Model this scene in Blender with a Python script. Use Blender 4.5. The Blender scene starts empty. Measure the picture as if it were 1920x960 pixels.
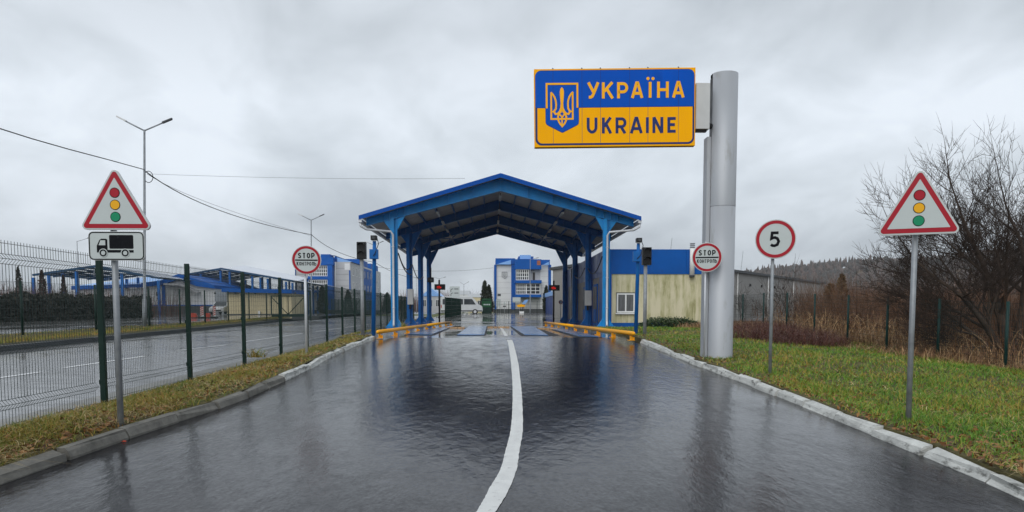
import bpy, math, random
import numpy as np
from mathutils import Vector, Matrix, Euler
R = math.radians
rng = np.random.default_rng(7)
random.seed(7)
sc = bpy.context.scene
COL = sc.collection

# ------------------------------------------------------------------ camera
F_PX, PPX, PPY = 1400.0, 960.0, 681.0
PITCH = math.atan(98/1400); YAW = R(1.6)
CAM = Vector((0, 0, 1.6))
cam_d = bpy.data.cameras.new("camera"); cam = bpy.data.objects.new("camera", cam_d); COL.objects.link(cam)
cam.location = CAM; cam.rotation_euler = Euler((R(90)-PITCH, 0, -YAW))
cam_d.sensor_width = 36; cam_d.lens = F_PX/1920*36
cam_d.shift_y = (PPY-480)/1920; cam_d.clip_end = 5000; cam_d.clip_start = .05
sc.camera = cam
RM = cam.rotation_euler.to_matrix()
def ray(px, py):
    return RM @ Vector(((px-PPX)/F_PX, (PPY-py)/F_PX, -1))
def W(px, py, Y):                      # point seen at a pixel, at a known distance up the road
    d = ray(px, py); return CAM + d*(Y/d.y)
def G(px, py, a, b=0.0):               # point seen at a pixel, on the surface z = a + b*y
    d = ray(px, py); t = (a + b*CAM.y - CAM.z)/(d.z - b*d.y); return CAM + d*t
def XZ(px, py, Y):
    p = W(px, py, Y); return p.x, p.z

# ------------------------------------------------------------------ terrain levels
Y_EDGE = 24.4
def road_z(y):
    if y < Y_EDGE: return .03*y
    if y < 55: return .732
    return min(.732 + .0095*(y-55), 1.25)
def left_z(y): return min(.25+.0075*y, 1.2)
def lot_z(y): return min(.35+.01*y, 1.25)
def fence_x(y): return -4.61-.0307*y
def fence_bz(y): return .353+.0072*y
def rfence_z(y): return max(.0, min(.25+.04*(y-16.3), .8))

# ------------------------------------------------------------------ materials
def nodes(m):
    m.use_nodes = True; nt = m.node_tree; b = nt.nodes.get("Principled BSDF"); return nt, nt.nodes, nt.links, b
def mat(name, rgb, rough=.5, metal=0., var=.12, vs=2.5, bump=0., bs=40., spec=.22, dirt=None, dirt_s=1.2, dirt_t=.58, stretch=(1,1,1), emit=None, rvar=.12, coat=0.):
    m = bpy.data.materials.new(name); nt, N, L, b = nodes(m)
    tc = N.new("ShaderNodeTexCoord"); mp = N.new("ShaderNodeMapping"); mp.inputs["Scale"].default_value = stretch
    L.new(tc.outputs["Object"], mp.inputs[0])
    n = N.new("ShaderNodeTexNoise"); n.inputs["Scale"].default_value = vs; n.inputs["Detail"].default_value = 6; n.inputs["Roughness"].default_value = .65
    L.new(mp.outputs[0], n.inputs[0])
    mr = N.new("ShaderNodeMapRange"); mr.inputs[1].default_value = .3; mr.inputs[2].default_value = .7
    mr.inputs[3].default_value = 1-var; mr.inputs[4].default_value = 1+var; L.new(n.outputs[0], mr.inputs[0])
    mul = N.new("ShaderNodeMix"); mul.data_type = 'RGBA'; mul.blend_type = 'MULTIPLY'; mul.inputs[0].default_value = 1
    mul.inputs[6].default_value = (*rgb, 1); L.new(mr.outputs[0], mul.inputs[7])
    out = mul.outputs[2]
    if dirt:
        n2 = N.new("ShaderNodeTexNoise"); n2.inputs["Scale"].default_value = dirt_s; n2.inputs["Detail"].default_value = 9; n2.inputs["Roughness"].default_value = .7
        L.new(mp.outputs[0], n2.inputs[0])
        r2 = N.new("ShaderNodeMapRange"); r2.inputs[1].default_value = dirt_t; r2.inputs[2].default_value = dirt_t+.14; L.new(n2.outputs[0], r2.inputs[0])
        mx = N.new("ShaderNodeMix"); mx.data_type = 'RGBA'; L.new(r2.outputs[0], mx.inputs[0]); L.new(out, mx.inputs[6]); mx.inputs[7].default_value = (*dirt, 1)
        out = mx.outputs[2]
    L.new(out, b.inputs["Base Color"])
    rr = N.new("ShaderNodeMapRange"); rr.inputs[1].default_value = .3; rr.inputs[2].default_value = .7
    rr.inputs[3].default_value = max(.02, rough-rvar); rr.inputs[4].default_value = min(1, rough+rvar); L.new(n.outputs[0], rr.inputs[0])
    L.new(rr.outputs[0], b.inputs["Roughness"])
    b.inputs["Metallic"].default_value = metal; b.inputs["Specular IOR Level"].default_value = spec
    b.inputs["Coat Weight"].default_value = coat; b.inputs["Coat Roughness"].default_value = .15
    if bump:
        n3 = N.new("ShaderNodeTexNoise"); n3.inputs["Scale"].default_value = bs; n3.inputs["Detail"].default_value = 5; L.new(mp.outputs[0], n3.inputs[0])
        bp = N.new("ShaderNodeBump"); bp.inputs["Strength"].default_value = bump; bp.inputs["Distance"].default_value = .02
        L.new(n3.outputs[0], bp.inputs["Height"]); L.new(bp.outputs[0], b.inputs["Normal"])
    if emit:
        b.inputs["Emission Color"].default_value = (*emit[0], 1); b.inputs["Emission Strength"].default_value = emit[1]
    return m
def srgb(r, g, b):
    f = lambda c: (c/255/12.92 if c/255 <= .04045 else ((c/255+.055)/1.055)**2.4)
    return (f(r), f(g), f(b))

M = {}
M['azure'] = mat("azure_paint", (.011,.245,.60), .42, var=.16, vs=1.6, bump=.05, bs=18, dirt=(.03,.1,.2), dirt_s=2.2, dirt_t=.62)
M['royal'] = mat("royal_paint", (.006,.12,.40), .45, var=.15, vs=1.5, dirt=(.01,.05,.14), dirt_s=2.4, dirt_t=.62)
M['fascia'] = mat("roof_fascia_blue", (.002,.068,.33), .5, var=.12, vs=.8, spec=.1)
M['cladblue'] = mat("blue_cladding", (.004,.088,.36), .55, var=.14, vs=.7, spec=.12, dirt=(.02,.06,.2), dirt_s=.9, dirt_t=.6)
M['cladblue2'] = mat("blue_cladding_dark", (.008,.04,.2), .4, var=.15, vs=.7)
M['deck'] = mat("roof_deck_underside", (.60,.58,.56), .6, var=.2, vs=.6)
M['galv'] = mat("galvanised_steel", (.27,.29,.31), .5, .4, var=.22, vs=9, bump=.04, bs=60)
M['greypole'] = mat("grey_painted_pole", (.33,.36,.38), .5, .2, var=.15, vs=4)
M['silver'] = mat("silver_painted_sheet", (.41,.43,.46), .5, .25, var=.07, vs=1.0, stretch=(1,1,.25), dirt=(.30,.30,.29), dirt_s=3.2, dirt_t=.56)
M['signgrey'] = mat("grey_sheet", (.55,.56,.56), .5, var=.07)
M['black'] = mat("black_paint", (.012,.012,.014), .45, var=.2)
M['blackplastic'] = mat("black_plastic", (.015,.016,.018), .35, var=.2)
M['steelblue'] = mat("dark_steel_blue", (.012,.055,.12), .5, var=.15)
M['dkgreen'] = mat("dark_green_paint", (.004,.022,.016), .42, var=.2, vs=5)
M['wire'] = mat("dark_green_wire", (.008,.022,.02), .45, var=.15)
M['rfpost'] = mat("green_fence_post_paint", (.006,.034,.03), .45, var=.2)
M['white'] = mat("white_paint", (.78,.79,.78), .45, var=.05)
M['signwhite'] = mat("sign_white", (.50,.55,.55), .4, var=.035, vs=5, dirt=(.43,.46,.44), dirt_s=4, dirt_t=.62)
M['signback'] = mat("sign_rim", (.55,.56,.57), .4, .1, var=.05)
M['red'] = mat("sign_red", (.36,.008,.022), .45, var=.06)
M['amber'] = mat("sign_amber", (.80,.40,.008), .45, var=.05)
M['green'] = mat("sign_green", (.0,.24,.11), .35, var=.05)
M['signblack'] = mat("sign_black", (.005,.006,.009), .6, var=.1, spec=.1)
M['brdblue'] = mat("board_blue", (.0015,.085,.50), .55, var=.07, vs=1.5, dirt=(.003,.07,.4), dirt_s=1.8, dirt_t=.58, stretch=(1,1,.3), spec=.08)
M['brdyellow'] = mat("board_yellow", (1.0,.45,.002), .55, var=.05, vs=1.6, dirt=(.78,.32,.004), dirt_s=2.1, dirt_t=.64, stretch=(1.4,1,.35), spec=.06)
M['brdletter'] = mat("letter_yellow", (1.0,.47,.02), .5, var=.06, vs=5, dirt=(.85,.5,.15), dirt_s=4, dirt_t=.66, spec=.08)
M['navy'] = mat("letter_navy", (.012,.03,.15), .5, var=.1)
M['railyellow'] = mat("rail_yellow", (.95,.42,.008), .4, var=.1, vs=4, dirt=(.45,.22,.05), dirt_s=5, dirt_t=.64, bump=.04, bs=30)
M['glass'] = mat("window_glass", (.035,.04,.045), .06, var=.2, vs=.8, rvar=.02, spec=.6)
M['curtain'] = mat("curtained_glass", (.13,.135,.14), .15, var=.35, vs=5, stretch=(3,3,.3), spec=.4)
M['panelwhite'] = mat("white_facade_panel", (.68,.69,.70), .5, var=.07, vs=.5)
M['panelgrey'] = mat("grey_facade_panel", (.46,.465,.475), .5, var=.08, vs=.5)
M['brown'] = mat("taupe_panel", (.15,.125,.11), .5, var=.12, vs=.8)
M['darkbrown'] = mat("dark_door", (.045,.04,.04), .4, var=.15)
M['cream'] = mat("cream_wall", (.60,.52,.33), .7, var=.1, vs=.6, dirt=(.45,.4,.24), dirt_s=.7, stretch=(1,1,.3))
M['plinth'] = mat("dark_plinth", (.07,.075,.08), .7, var=.15)
M['ltblueroof'] = mat("light_blue_roof", (.22,.42,.78), .35, var=.1, vs=.5)
M['ltroof'] = mat("pale_roof_sheet", (.6,.63,.68), .5, var=.06, vs=.4)
M['concrete'] = mat("concrete", (.24,.24,.23), .75, var=.2, vs=3, bump=.2, bs=25)
M['wood'] = mat("tan_timber", (.42,.27,.15), .65, var=.3, vs=6)
M['plate'] = mat("weighbridge_blue_steel", (.07,.17,.36), .16, .2, var=.3, vs=3, bump=.12, bs=40, dirt=(.16,.17,.18), dirt_s=1.6, dirt_t=.56)
M['rubber'] = mat("rubber", (.012,.012,.012), .7)
M['vanwhite'] = mat("white_car_paint", (.55,.57,.58), .25, var=.04, coat=.4)
M['binlime'] = mat("green_container_paint", (.008,.07,.025), .5, var=.1)
M['led'] = mat("red_led", (.3,.0,.0), .4, emit=((1,.03,.02), .4))
M['orange'] = mat("red_plastic", (.42,.05,.025), .5)
M['cablem'] = mat("black_cable", (.02,.02,.022), .5)
M['cablegrey'] = mat("grey_cable", (.10,.10,.11), .5)
M['lightsteel'] = mat("light_steel", (.55,.57,.60), .4, .3, var=.1, vs=3)
M['orangepanel'] = mat("rusty_orange_panel", (.35,.11,.06), .5)

# ----- more particular surfaces
def wet_asphalt(name, base, film=(.03,.10), dry=.34, cover=(.44,.58), rip=.012, spec_dry=.22, grain=1., fs=(.30,.16,1), ms=(.5,1.2,1)):
    # a water film (smooth, fully specular) that comes and goes over darker, rougher wet stone
    m = bpy.data.materials.new(name); nt, N, L, b = nodes(m)
    tc = N.new("ShaderNodeTexCoord")
    def noise(scale, detail=4, stretch=(1,1,1), rg=.55):
        mp = N.new("ShaderNodeMapping"); mp.inputs["Scale"].default_value = stretch; L.new(tc.outputs["Object"], mp.inputs[0])
        n = N.new("ShaderNodeTexNoise"); n.inputs["Scale"].default_value = scale; n.inputs["Detail"].default_value = detail; n.inputs["Roughness"].default_value = rg
        L.new(mp.outputs[0], n.inputs[0]); return n.outputs[0]
    def rng_(src, a, b_, c, d):
        r = N.new("ShaderNodeMapRange"); r.inputs[1].default_value = a; r.inputs[2].default_value = b_; r.inputs[3].default_value = c; r.inputs[4].default_value = d; L.new(src, r.inputs[0]); return r.outputs[0]
    def math_(op, x, y, z=None):
        n = N.new("ShaderNodeMath"); n.operation = op
        for i, q in enumerate((x, y, z)):
            if q is None: continue
            if hasattr(q, "is_linked") or not isinstance(q, (int,float)): L.new(q, n.inputs[i])
            else: n.inputs[i].default_value = q
        return n.outputs[0]
    big = noise(1., 4, fs, .5); mid = noise(2.4, 6, ms, .62); fine = noise(80, 3); ripn = noise(4.6, 6, (1.4,.55,1), .6); g2 = noise(30, 5, (1,.55,1), .7); g3 = noise(9, 6, (1.3,.45,1), .7); agg = noise(240, 2)
    k = math_('MULTIPLY_ADD', mid, .42, math_('MULTIPLY', big, .58))
    wet = rng_(k, cover[0], cover[1], 0., 1.)
    L.new(math_('MULTIPLY_ADD', wet, film[0]-dry, dry), b.inputs["Roughness"])
    L.new(math_('MULTIPLY', math_('MULTIPLY_ADD', wet, .5-spec_dry, spec_dry), math_('MULTIPLY', rng_(g2, .3, .7, 1-.6*(grain > 1), 1+.4*(grain > 1)), rng_(g3, .32, .68, 1-.3*(grain > 1), 1+.25*(grain > 1)))), b.inputs["Specular IOR Level"])
    col = math_('MULTIPLY', rng_(fine, .3, .7, 1-.4*grain, 1+.5*grain), rng_(mid, .3, .7, .8, 1.25))
    mx = N.new("ShaderNodeMix"); mx.data_type = 'RGBA'; mx.blend_type = 'MULTIPLY'; mx.inputs[0].default_value = 1; mx.inputs[6].default_value = (*base,1); L.new(col, mx.inputs[7]); L.new(mx.outputs[2], b.inputs["Base Color"])
    b1 = N.new("ShaderNodeBump"); b1.inputs["Strength"].default_value = .5; b1.inputs["Distance"].default_value = rip; L.new(ripn, b1.inputs["Height"])
    b2 = N.new("ShaderNodeBump"); b2.inputs["Distance"].default_value = .0022*grain; L.new(fine, b2.inputs["Height"]); L.new(b1.outputs[0], b2.inputs["Normal"]); L.new(rng_(wet, 0, 1, .6, .16), b2.inputs["Strength"])
    b3 = N.new("ShaderNodeBump"); b3.inputs["Distance"].default_value = .0012*grain; L.new(agg, b3.inputs["Height"]); L.new(b2.outputs[0], b3.inputs["Normal"]); L.new(rng_(wet, 0, 1, .5, .1), b3.inputs["Strength"])
    L.new(b3.outputs[0], b.inputs["Normal"]); b.inputs["IOR"].default_value = 1.30
    return m
M['asphalt'] = wet_asphalt("wet_asphalt", (.009,.0085,.0112), (.035,.1), .20, (.30,.50), .017, .2, 1.1, (.42,.14,1), (1.5,.5,1))
M['asphalt_left'] = wet_asphalt("wet_asphalt_highway", (.12,.12,.122), (.10,.1), .30, (.40,.62), .007, .4, .5)
M['slab'] = wet_asphalt("wet_concrete", (.15,.145,.14), (.015,.1), .20, (.44,.54), .0018, .4, .4)
M['lotm'] = wet_asphalt("wet_lot", (.15,.15,.148), (.03,.1), .18, (.4,.56), .003, .4, .4)

def paint_worn(name, col, under, thr, sc_=7):
    return mat(name, col, .5, var=.1, vs=6, dirt=under, dirt_s=sc_, dirt_t=thr, bump=.15, bs=60)
M['linepaint'] = paint_worn("road_line_paint", (.60,.61,.60), (.2,.2,.2), .585, 16)
M['dashpaint'] = paint_worn("dash_paint", (.62,.63,.64), (.3,.3,.3), .62, 9)
M['kerbwhite'] = mat("whitewashed_kerb", (.50,.51,.49), .65, var=.25, vs=3, bump=.4, bs=30, dirt=(.075,.075,.068), dirt_s=4.5, dirt_t=.53, stretch=(1,1,2.5))
M['kerbgrey'] = mat("weathered_kerb", (.15,.145,.13), .7, var=.4, vs=4, bump=.35, bs=28, dirt=(.06,.06,.05), dirt_s=2.6, dirt_t=.56)

def streaky_wall():
    m = bpy.data.materials.new("stained_cream_wall"); nt, N, L, b = nodes(m)
    tc = N.new("ShaderNodeTexCoord")
    def nz(scale, st, d=5):
        mp = N.new("ShaderNodeMapping"); mp.inputs["Scale"].default_value = st; L.new(tc.outputs["Object"], mp.inputs[0])
        n = N.new("ShaderNodeTexNoise"); n.inputs["Scale"].default_value = scale; n.inputs["Detail"].default_value = d; n.inputs["Roughness"].default_value = .65; L.new(mp.outputs[0], n.inputs[0]); return n.outputs[0]
    st = nz(4.5, (1,1,.11)); cl = nz(.8, (1,1,.6))
    r = N.new("ShaderNodeValToRGB"); r.color_ramp.elements[0].position = .40; r.color_ramp.elements[0].color = (.23,.22,.075,1)
    r.color_ramp.elements[1].position = .60; r.color_ramp.elements[1].color = (.64,.59,.41,1); e = r.color_ramp.elements.new(.5); e.color = (.50,.47,.28,1)
    ad = N.new("ShaderNodeMath"); ad.operation = 'MULTIPLY_ADD'; L.new(cl, ad.inputs[0]); ad.inputs[1].default_value = .45
    s2 = N.new("ShaderNodeMath"); s2.operation = 'MULTIPLY'; s2.inputs[1].default_value = .6; L.new(st, s2.inputs[0]); L.new(s2.outputs[0], ad.inputs[2])
    L.new(ad.outputs[0], r.inputs[0]); L.new(r.outputs[0], b.inputs["Base Color"]); b.inputs["Roughness"].default_value = .75
    return m
M['stained'] = streaky_wall()

def corrugated(name, col, period=.3, axis=0):
    m = mat(name, col, .5, var=.08, vs=.4); nt = m.node_tree; N, L = nt.nodes, nt.links; b = N["Principled BSDF"]
    tc = N.new("ShaderNodeTexCoord"); wv = N.new("ShaderNodeTexWave"); wv.inputs["Scale"].default_value = 1/period/3.1416*1.6
    wv.bands_direction = 'XYZ'[axis]; L.new(tc.outputs["Object"], wv.inputs[0])
    bp = N.new("ShaderNodeBump"); bp.inputs["Strength"].default_value = .6; bp.inputs["Distance"].default_value = .03; L.new(wv.outputs[1], bp.inputs["Height"]); L.new(bp.outputs[0], b.inputs["Normal"])
    return m
M['corrgrey'] = corrugated("grey_corrugated_wall", (.25,.245,.235), .35)

def grass_mat(name, cols, scale=.45, island=.55):
    m = bpy.data.materials.new(name); nt, N, L, b = nodes(m)
    tc = N.new("ShaderNodeTexCoord"); n = N.new("ShaderNodeTexNoise"); n.inputs["Scale"].default_value = scale; n.inputs["Detail"].default_value = 6; n.inputs["Roughness"].default_value = .7
    L.new(tc.outputs["Object"], n.inputs[0])
    g = N.new("ShaderNodeNewGeometry")
    mx = N.new("ShaderNodeMath"); mx.operation = 'MULTIPLY_ADD'; L.new(g.outputs["Random Per Island"], mx.inputs[0]); mx.inputs[1].default_value = island
    sb = N.new("ShaderNodeMath"); sb.operation = 'SUBTRACT'; L.new(n.outputs[0], sb.inputs[0]); sb.inputs[1].default_value = island/2; L.new(sb.outputs[0], mx.inputs[2])
    r = N.new("ShaderNodeValToRGB"); el = r.color_ramp.elements
    el[0].position = .22; el[0].color = (*cols[0],1); el[1].position = .78; el[1].color = (*cols[-1],1)
    for i, c in enumerate(cols[1:-1]): e = el.new(.22+.56*(i+1)/(len(cols)-1)); e.color = (*c,1)
    L.new(mx.outputs[0], r.inputs[0]); L.new(r.outputs[0], b.inputs["Base Color"])
    b.inputs["Roughness"].default_value = .55; b.inputs["Specular IOR Level"].default_value = .35
    return m
M['grass'] = grass_mat("verge_grass", [(.05,.17,.01),(.09,.235,.014),(.15,.26,.02),(.26,.27,.03),(.38,.24,.045)])
M['grassdry'] = grass_mat("dry_verge_grass", [(.07,.14,.012),(.14,.18,.02),(.24,.22,.03),(.32,.22,.045),(.38,.21,.055)])
M['straw'] = grass_mat('dead_grass', [(.28,.2,.08),(.42,.32,.14),(.52,.42,.22)], 2, .6)
M['leaf'] = grass_mat('dead_leaf', [(.09,.035,.012),(.2,.085,.025),(.3,.15,.05)], 3, .6)
M['soil'] = mat("verge_soil", (.085,.075,.03), .9, var=.45, vs=3, bump=.6, bs=14, dirt=(.07,.042,.026), dirt_s=1.3, dirt_t=.55)
M['farground'] = mat("far_grass_ground", (.10,.115,.04), .9, var=.3, vs=.15)
M['field'] = mat("winter_field", (.13,.085,.045), .9, var=.3, vs=.4, bump=.5, bs=6)
M['reed'] = grass_mat("dry_reed", [(.10,.045,.025),(.2,.1,.045),(.34,.2,.09),(.46,.31,.16)], .5, .6)
M['bramble'] = grass_mat("bramble_twig", [(.05,.018,.014),(.10,.034,.026),(.15,.06,.035)], .8, .6)
M['twig'] = grass_mat("willow_twig", [(.06,.03,.018),(.11,.052,.025),(.17,.08,.035)], .3, .6)
M['bark'] = mat("bark", (.06,.044,.034), .85, var=.4, vs=6, bump=.4, bs=20)
M['twigdark'] = mat("dark_twig", (.042,.03,.024), .8, var=.3, vs=3)
M['hedge'] = grass_mat("hedge_twigs", [(.012,.014,.01),(.026,.026,.018),(.045,.038,.025)], .6, .6)
M['thuja'] = grass_mat("thuja_foliage", [(.008,.014,.008),(.016,.026,.013),(.028,.038,.018)], .8, .6)
M['thujabrown'] = grass_mat("rusty_conifer", [(.06,.035,.015),(.09,.055,.02),(.12,.075,.03)], .8, .6)
M['redbrown'] = grass_mat("reddish_conifer", [(.04,.022,.018),(.065,.035,.026)], .8, .6)
M['forest'] = grass_mat("winter_forest", [(.018,.022,.016),(.034,.028,.021),(.065,.043,.032),(.085,.052,.038)], .012, .45)
M['shrubgreen'] = grass_mat("dark_green_leaves", [(.012,.03,.01),(.03,.06,.018),(.05,.085,.025)], 2, .6)

# ------------------------------------------------------------------ mesh helpers
class MB:
    def __init__(s): s.v = []; s.f = []; s.smooth = []
    def add(s, vs, fs, smooth=False):
        o = len(s.v); s.v += [tuple(p) for p in vs]; s.f += [tuple(i+o for i in f) for f in fs]; s.smooth += [smooth]*len(fs); return s
    def box(s, x0, x1, y0, y1, z0, z1):
        return s.add([(x0,y0,z0),(x1,y0,z0),(x1,y1,z0),(x0,y1,z0),(x0,y0,z1),(x1,y0,z1),(x1,y1,z1),(x0,y1,z1)],
                     [(3,2,1,0),(4,5,6,7),(0,1,5,4),(1,2,6,5),(2,3,7,6),(3,0,4,7)])
    def bevbox(s, x0, x1, y0, y1, z0, z1, r=.02):      # rounded vertical/front edges: octagonal section along x
        p = [(y0+r,z0),(y1-r,z0),(y1,z0+r),(y1,z1-r),(y1-r,z1),(y0+r,z1),(y0,z1-r),(y0,z0+r)]
        n = 8; vs = [(x0+(r if 0 else 0),y,z) for y,z in p]+[(x1,y,z) for y,z in p]
        return s.add(vs, [tuple(range(n-1,-1,-1)), tuple(range(n,2*n))]+[(i,(i+1)%n,n+(i+1)%n,n+i) for i in range(n)])
    def prism(s, poly, y0, y1):                        # polygon in x,z, front at y0 (y0<y1)
        n = len(poly); a = sum(poly[i][0]*poly[(i+1)%n][1]-poly[(i+1)%n][0]*poly[i][1] for i in range(n))
        if a < 0: poly = poly[::-1]
        vs = [(x,y0,z) for x,z in poly]+[(x,y1,z) for x,z in poly]
        return s.add(vs, [tuple(range(n)), tuple(range(2*n-1,n-1,-1))]+[(i+n,(i+1)%n+n,(i+1)%n,i) for i in range(n)])
    def prismx(s, poly, x0, x1):                       # polygon in y,z, extruded along x
        n = len(poly); a = sum(poly[i][0]*poly[(i+1)%n][1]-poly[(i+1)%n][0]*poly[i][1] for i in range(n))
        if a < 0: poly = poly[::-1]
        vs = [(x0,y,z) for y,z in poly]+[(x1,y,z) for y,z in poly]
        return s.add(vs, [tuple(range(n-1,-1,-1)), tuple(range(n,2*n))]+[(i,(i+1)%n,(i+1)%n+n,i+n) for i in range(n)])
    def prismz(s, poly, z0, z1):
        n = len(poly); a = sum(poly[i][0]*poly[(i+1)%n][1]-poly[(i+1)%n][0]*poly[i][1] for i in range(n))
        if a < 0: poly = poly[::-1]
        vs = [(x,y,z0) for x,y in poly]+[(x,y,z1) for x,y in poly]
        return s.add(vs, [tuple(range(n-1,-1,-1)), tuple(range(n,2*n))]+[(i,(i+1)%n,(i+1)%n+n,i+n) for i in range(n)])
    def tube(s, pts, r, n=8, caps=True):
        pts = [Vector(p) for p in pts]; rs = r if isinstance(r, (list,tuple)) else [r]*len(pts); o = len(s.v); prev = None
        for i, p in enumerate(pts):
            d = ((pts[min(i+1,len(pts)-1)]-pts[max(i-1,0)])).normalized()
            if prev is None:
                u = d.cross(Vector((0,0,1)) if abs(d.z) < .9 else Vector((1,0,0))).normalized()
            else: u = (prev - d*prev.dot(d)).normalized()
            prev = u; w = d.cross(u)
            for k in range(n):
                a = 2*math.pi*k/n; s.v.append(tuple(p+(u*math.cos(a)+w*math.sin(a))*rs[i]))
        for i in range(len(pts)-1):
            for k in range(n):
                s.f.append((o+i*n+k, o+i*n+(k+1)%n, o+(i+1)*n+(k+1)%n, o+(i+1)*n+k)); s.smooth.append(n > 4)
        if caps:
            s.f.append(tuple(o+k for k in range(n-1,-1,-1))); s.smooth.append(False)
            e = o+(len(pts)-1)*n; s.f.append(tuple(e+k for k in range(n))); s.smooth.append(False)
        return s
    def disc(s, cx, cz, r, y0, y1, n=40, rz=None):
        rz = rz or r; return s.prism([(cx+r*math.cos(2*math.pi*k/n), cz+rz*math.sin(2*math.pi*k/n)) for k in range(n)], y0, y1)
    def ring(s, cx, cz, r0, r1, y0, y1, n=48):
        vs = []; fs = []
        for k in range(n):
            c, d = math.cos(2*math.pi*k/n), math.sin(2*math.pi*k/n)
            vs += [(cx+r0*c,y0,cz+r0*d),(cx+r1*c,y0,cz+r1*d),(cx+r1*c,y1,cz+r1*d),(cx+r0*c,y1,cz+r0*d)]
        for k in range(n):
            a, b = 4*k, 4*((k+1)%n)
            fs += [(a,a+1,b+1,b),(a+1,a+2,b+2,b+1),(a+2,a+3,b+3,b+2),(a+3,a,b,b+3)]
        return s.add(vs, fs)
    def ribbon(s, pts, w, y0, y1, closed=False):       # stroke of constant width in the x,z plane
        P = [Vector((p[0],p[1])) for p in pts]; n = len(P); L_, R_ = [], []
        for i in range(n):
            a = P[(i-1)%n] if (closed or i > 0) else None; c = P[(i+1)%n] if (closed or i < n-1) else None
            d1 = (P[i]-a).normalized() if a is not None else None; d2 = (c-P[i]).normalized() if c is not None else None
            if d1 is None: d1 = d2
            if d2 is None: d2 = d1
            n1 = Vector((-d1.y,d1.x)); n2 = Vector((-d2.y,d2.x)); m = n1+n2
            m = n1 if m.length < 1e-4 else m.normalized(); k = min(1/max(m.dot(n1), .38), 2.6)
            L_.append(P[i]+m*k*w/2); R_.append(P[i]-m*k*w/2)
        vs = [(p.x,y0,p.y) for p in L_]+[(p.x,y0,p.y) for p in R_]+[(p.x,y1,p.y) for p in L_]+[(p.x,y1,p.y) for p in R_]; fs = []
        for i in range(n if closed else n-1):
            j = (i+1)%n
            fs += [(i,n+i,n+j,j),(2*n+j,3*n+j,3*n+i,2*n+i),(i,j,2*n+j,2*n+i),(n+j,n+i,3*n+i,3*n+j)]
        if not closed: fs += [(0,2*n,3*n,n),(n-1,2*n-1,4*n-1,3*n-1)]
        return s.add(vs, fs)
    def build(s, name, m, parent=None, bevel=0.):
        me = bpy.data.meshes.new(name); me.from_pydata(s.v, [], s.f); me.polygons.foreach_set("use_smooth", s.smooth); me.update()
        if m is not None: me.materials.append(M[m] if isinstance(m, str) else m)
        o = bpy.data.objects.new(name, me); COL.objects.link(o)
        if parent is not None: o.parent = parent
        if bevel:
            b = o.modifiers.new("edge", 'BEVEL'); b.width = bevel; b.segments = 2; b.limit_method = 'ANGLE'
        return o
def np_mesh(name, V, Fq, m, parent=None, smooth=False):
    V = np.asarray(V, np.float32); Fq = np.asarray(Fq, np.int32); k = Fq.shape[1]
    me = bpy.data.meshes.new(name); me.vertices.add(len(V)); me.vertices.foreach_set("co", V.ravel())
    me.loops.add(Fq.size); me.loops.foreach_set("vertex_index", Fq.ravel())
    me.polygons.add(len(Fq)); me.polygons.foreach_set("loop_start", np.arange(0, Fq.size, k, dtype=np.int32)); me.polygons.foreach_set("loop_total", np.full(len(Fq), k, np.int32))
    if smooth: me.polygons.foreach_set("use_smooth", np.ones(len(Fq), bool))
    me.update(); me.validate(); me.materials.append(M[m] if isinstance(m, str) else m)
    o = bpy.data.objects.new(name, me); COL.objects.link(o)
    if parent is not None: o.parent = parent
    return o
def tag(o, label, cat, group=None, kind=None):
    o['label'] = label; o['category'] = cat
    if group: o['group'] = group
    if kind: o['kind'] = kind
    return o
def thing(name, label, cat, loc=(0,0,0), rz=0., group=None, kind=None):
    o = bpy.data.objects.new(name, None); COL.objects.link(o); o.location = loc; o.rotation_euler = (0,0,rz); o.empty_display_size = .2
    return tag(o, label, cat, group, kind)
def struct(o, label=None, cat=None):
    o['kind'] = 'structure'
    o['label'] = label or o.name.replace('_',' '); o['category'] = cat or o.name.split('.')[0].replace('_',' ')
    return o
def dup(root, loc, rz, label, group=None):
    r = root.copy(); COL.objects.link(r); r.location = loc; r.rotation_euler = (0,0,rz); r['label'] = label
    if group: r['group'] = group
    for ch in list(root.children):
        c = ch.copy(); COL.objects.link(c); c.parent = r
        for g in list(ch.children):
            d = g.copy(); COL.objects.link(d); d.parent = c
    return r
def sheet(name, rows, m, thick=0):         # rows of points (same count) -> grid surface
    mb = MB(); n = len(rows[0])
    vs = [p for r in rows for p in r]
    mb.add(vs, [(i*n+j, i*n+j+1, (i+1)*n+j+1, (i+1)*n+j) for i in range(len(rows)-1) for j in range(n-1)])
    return mb.build(name, m)
def roundrect(x0, z0, x1, z1, r, n=6):
    out = []
    for cx, cz, a0 in ((x1-r,z1-r,0),(x0+r,z1-r,90),(x0+r,z0+r,180),(x1-r,z0+r,270)):
        out += [(cx+r*math.cos(R(a0+90*k/n)), cz+r*math.sin(R(a0+90*k/n))) for k in range(n+1)]
    return out
def roundpoly(P, r, n=7):                  # circle of radius r swept round the corners of a convex polygon
    out = []; k = len(P)
    for i in range(k):
        a, b, c = Vector(P[i-1]), Vector(P[i]), Vector(P[(i+1)%k])
        d1 = (b-a).normalized(); d2 = (c-b).normalized(); a1 = math.atan2(-d1.x, d1.y); a2 = math.atan2(-d2.x, d2.y)
        while a2 < a1: a2 += 2*math.pi
        out += [(b.x+r*math.cos(a1+(a2-a1)*t/n), b.y+r*math.sin(a1+(a2-a1)*t/n)) for t in range(n+1)]
    return out
def arc(cx, cz, rx, rz, a0, a1, n=10):
    return [(cx+rx*math.cos(R(a0+(a1-a0)*t/n)), cz+rz*math.sin(R(a0+(a1-a0)*t/n))) for t in range(n+1)]

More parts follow.
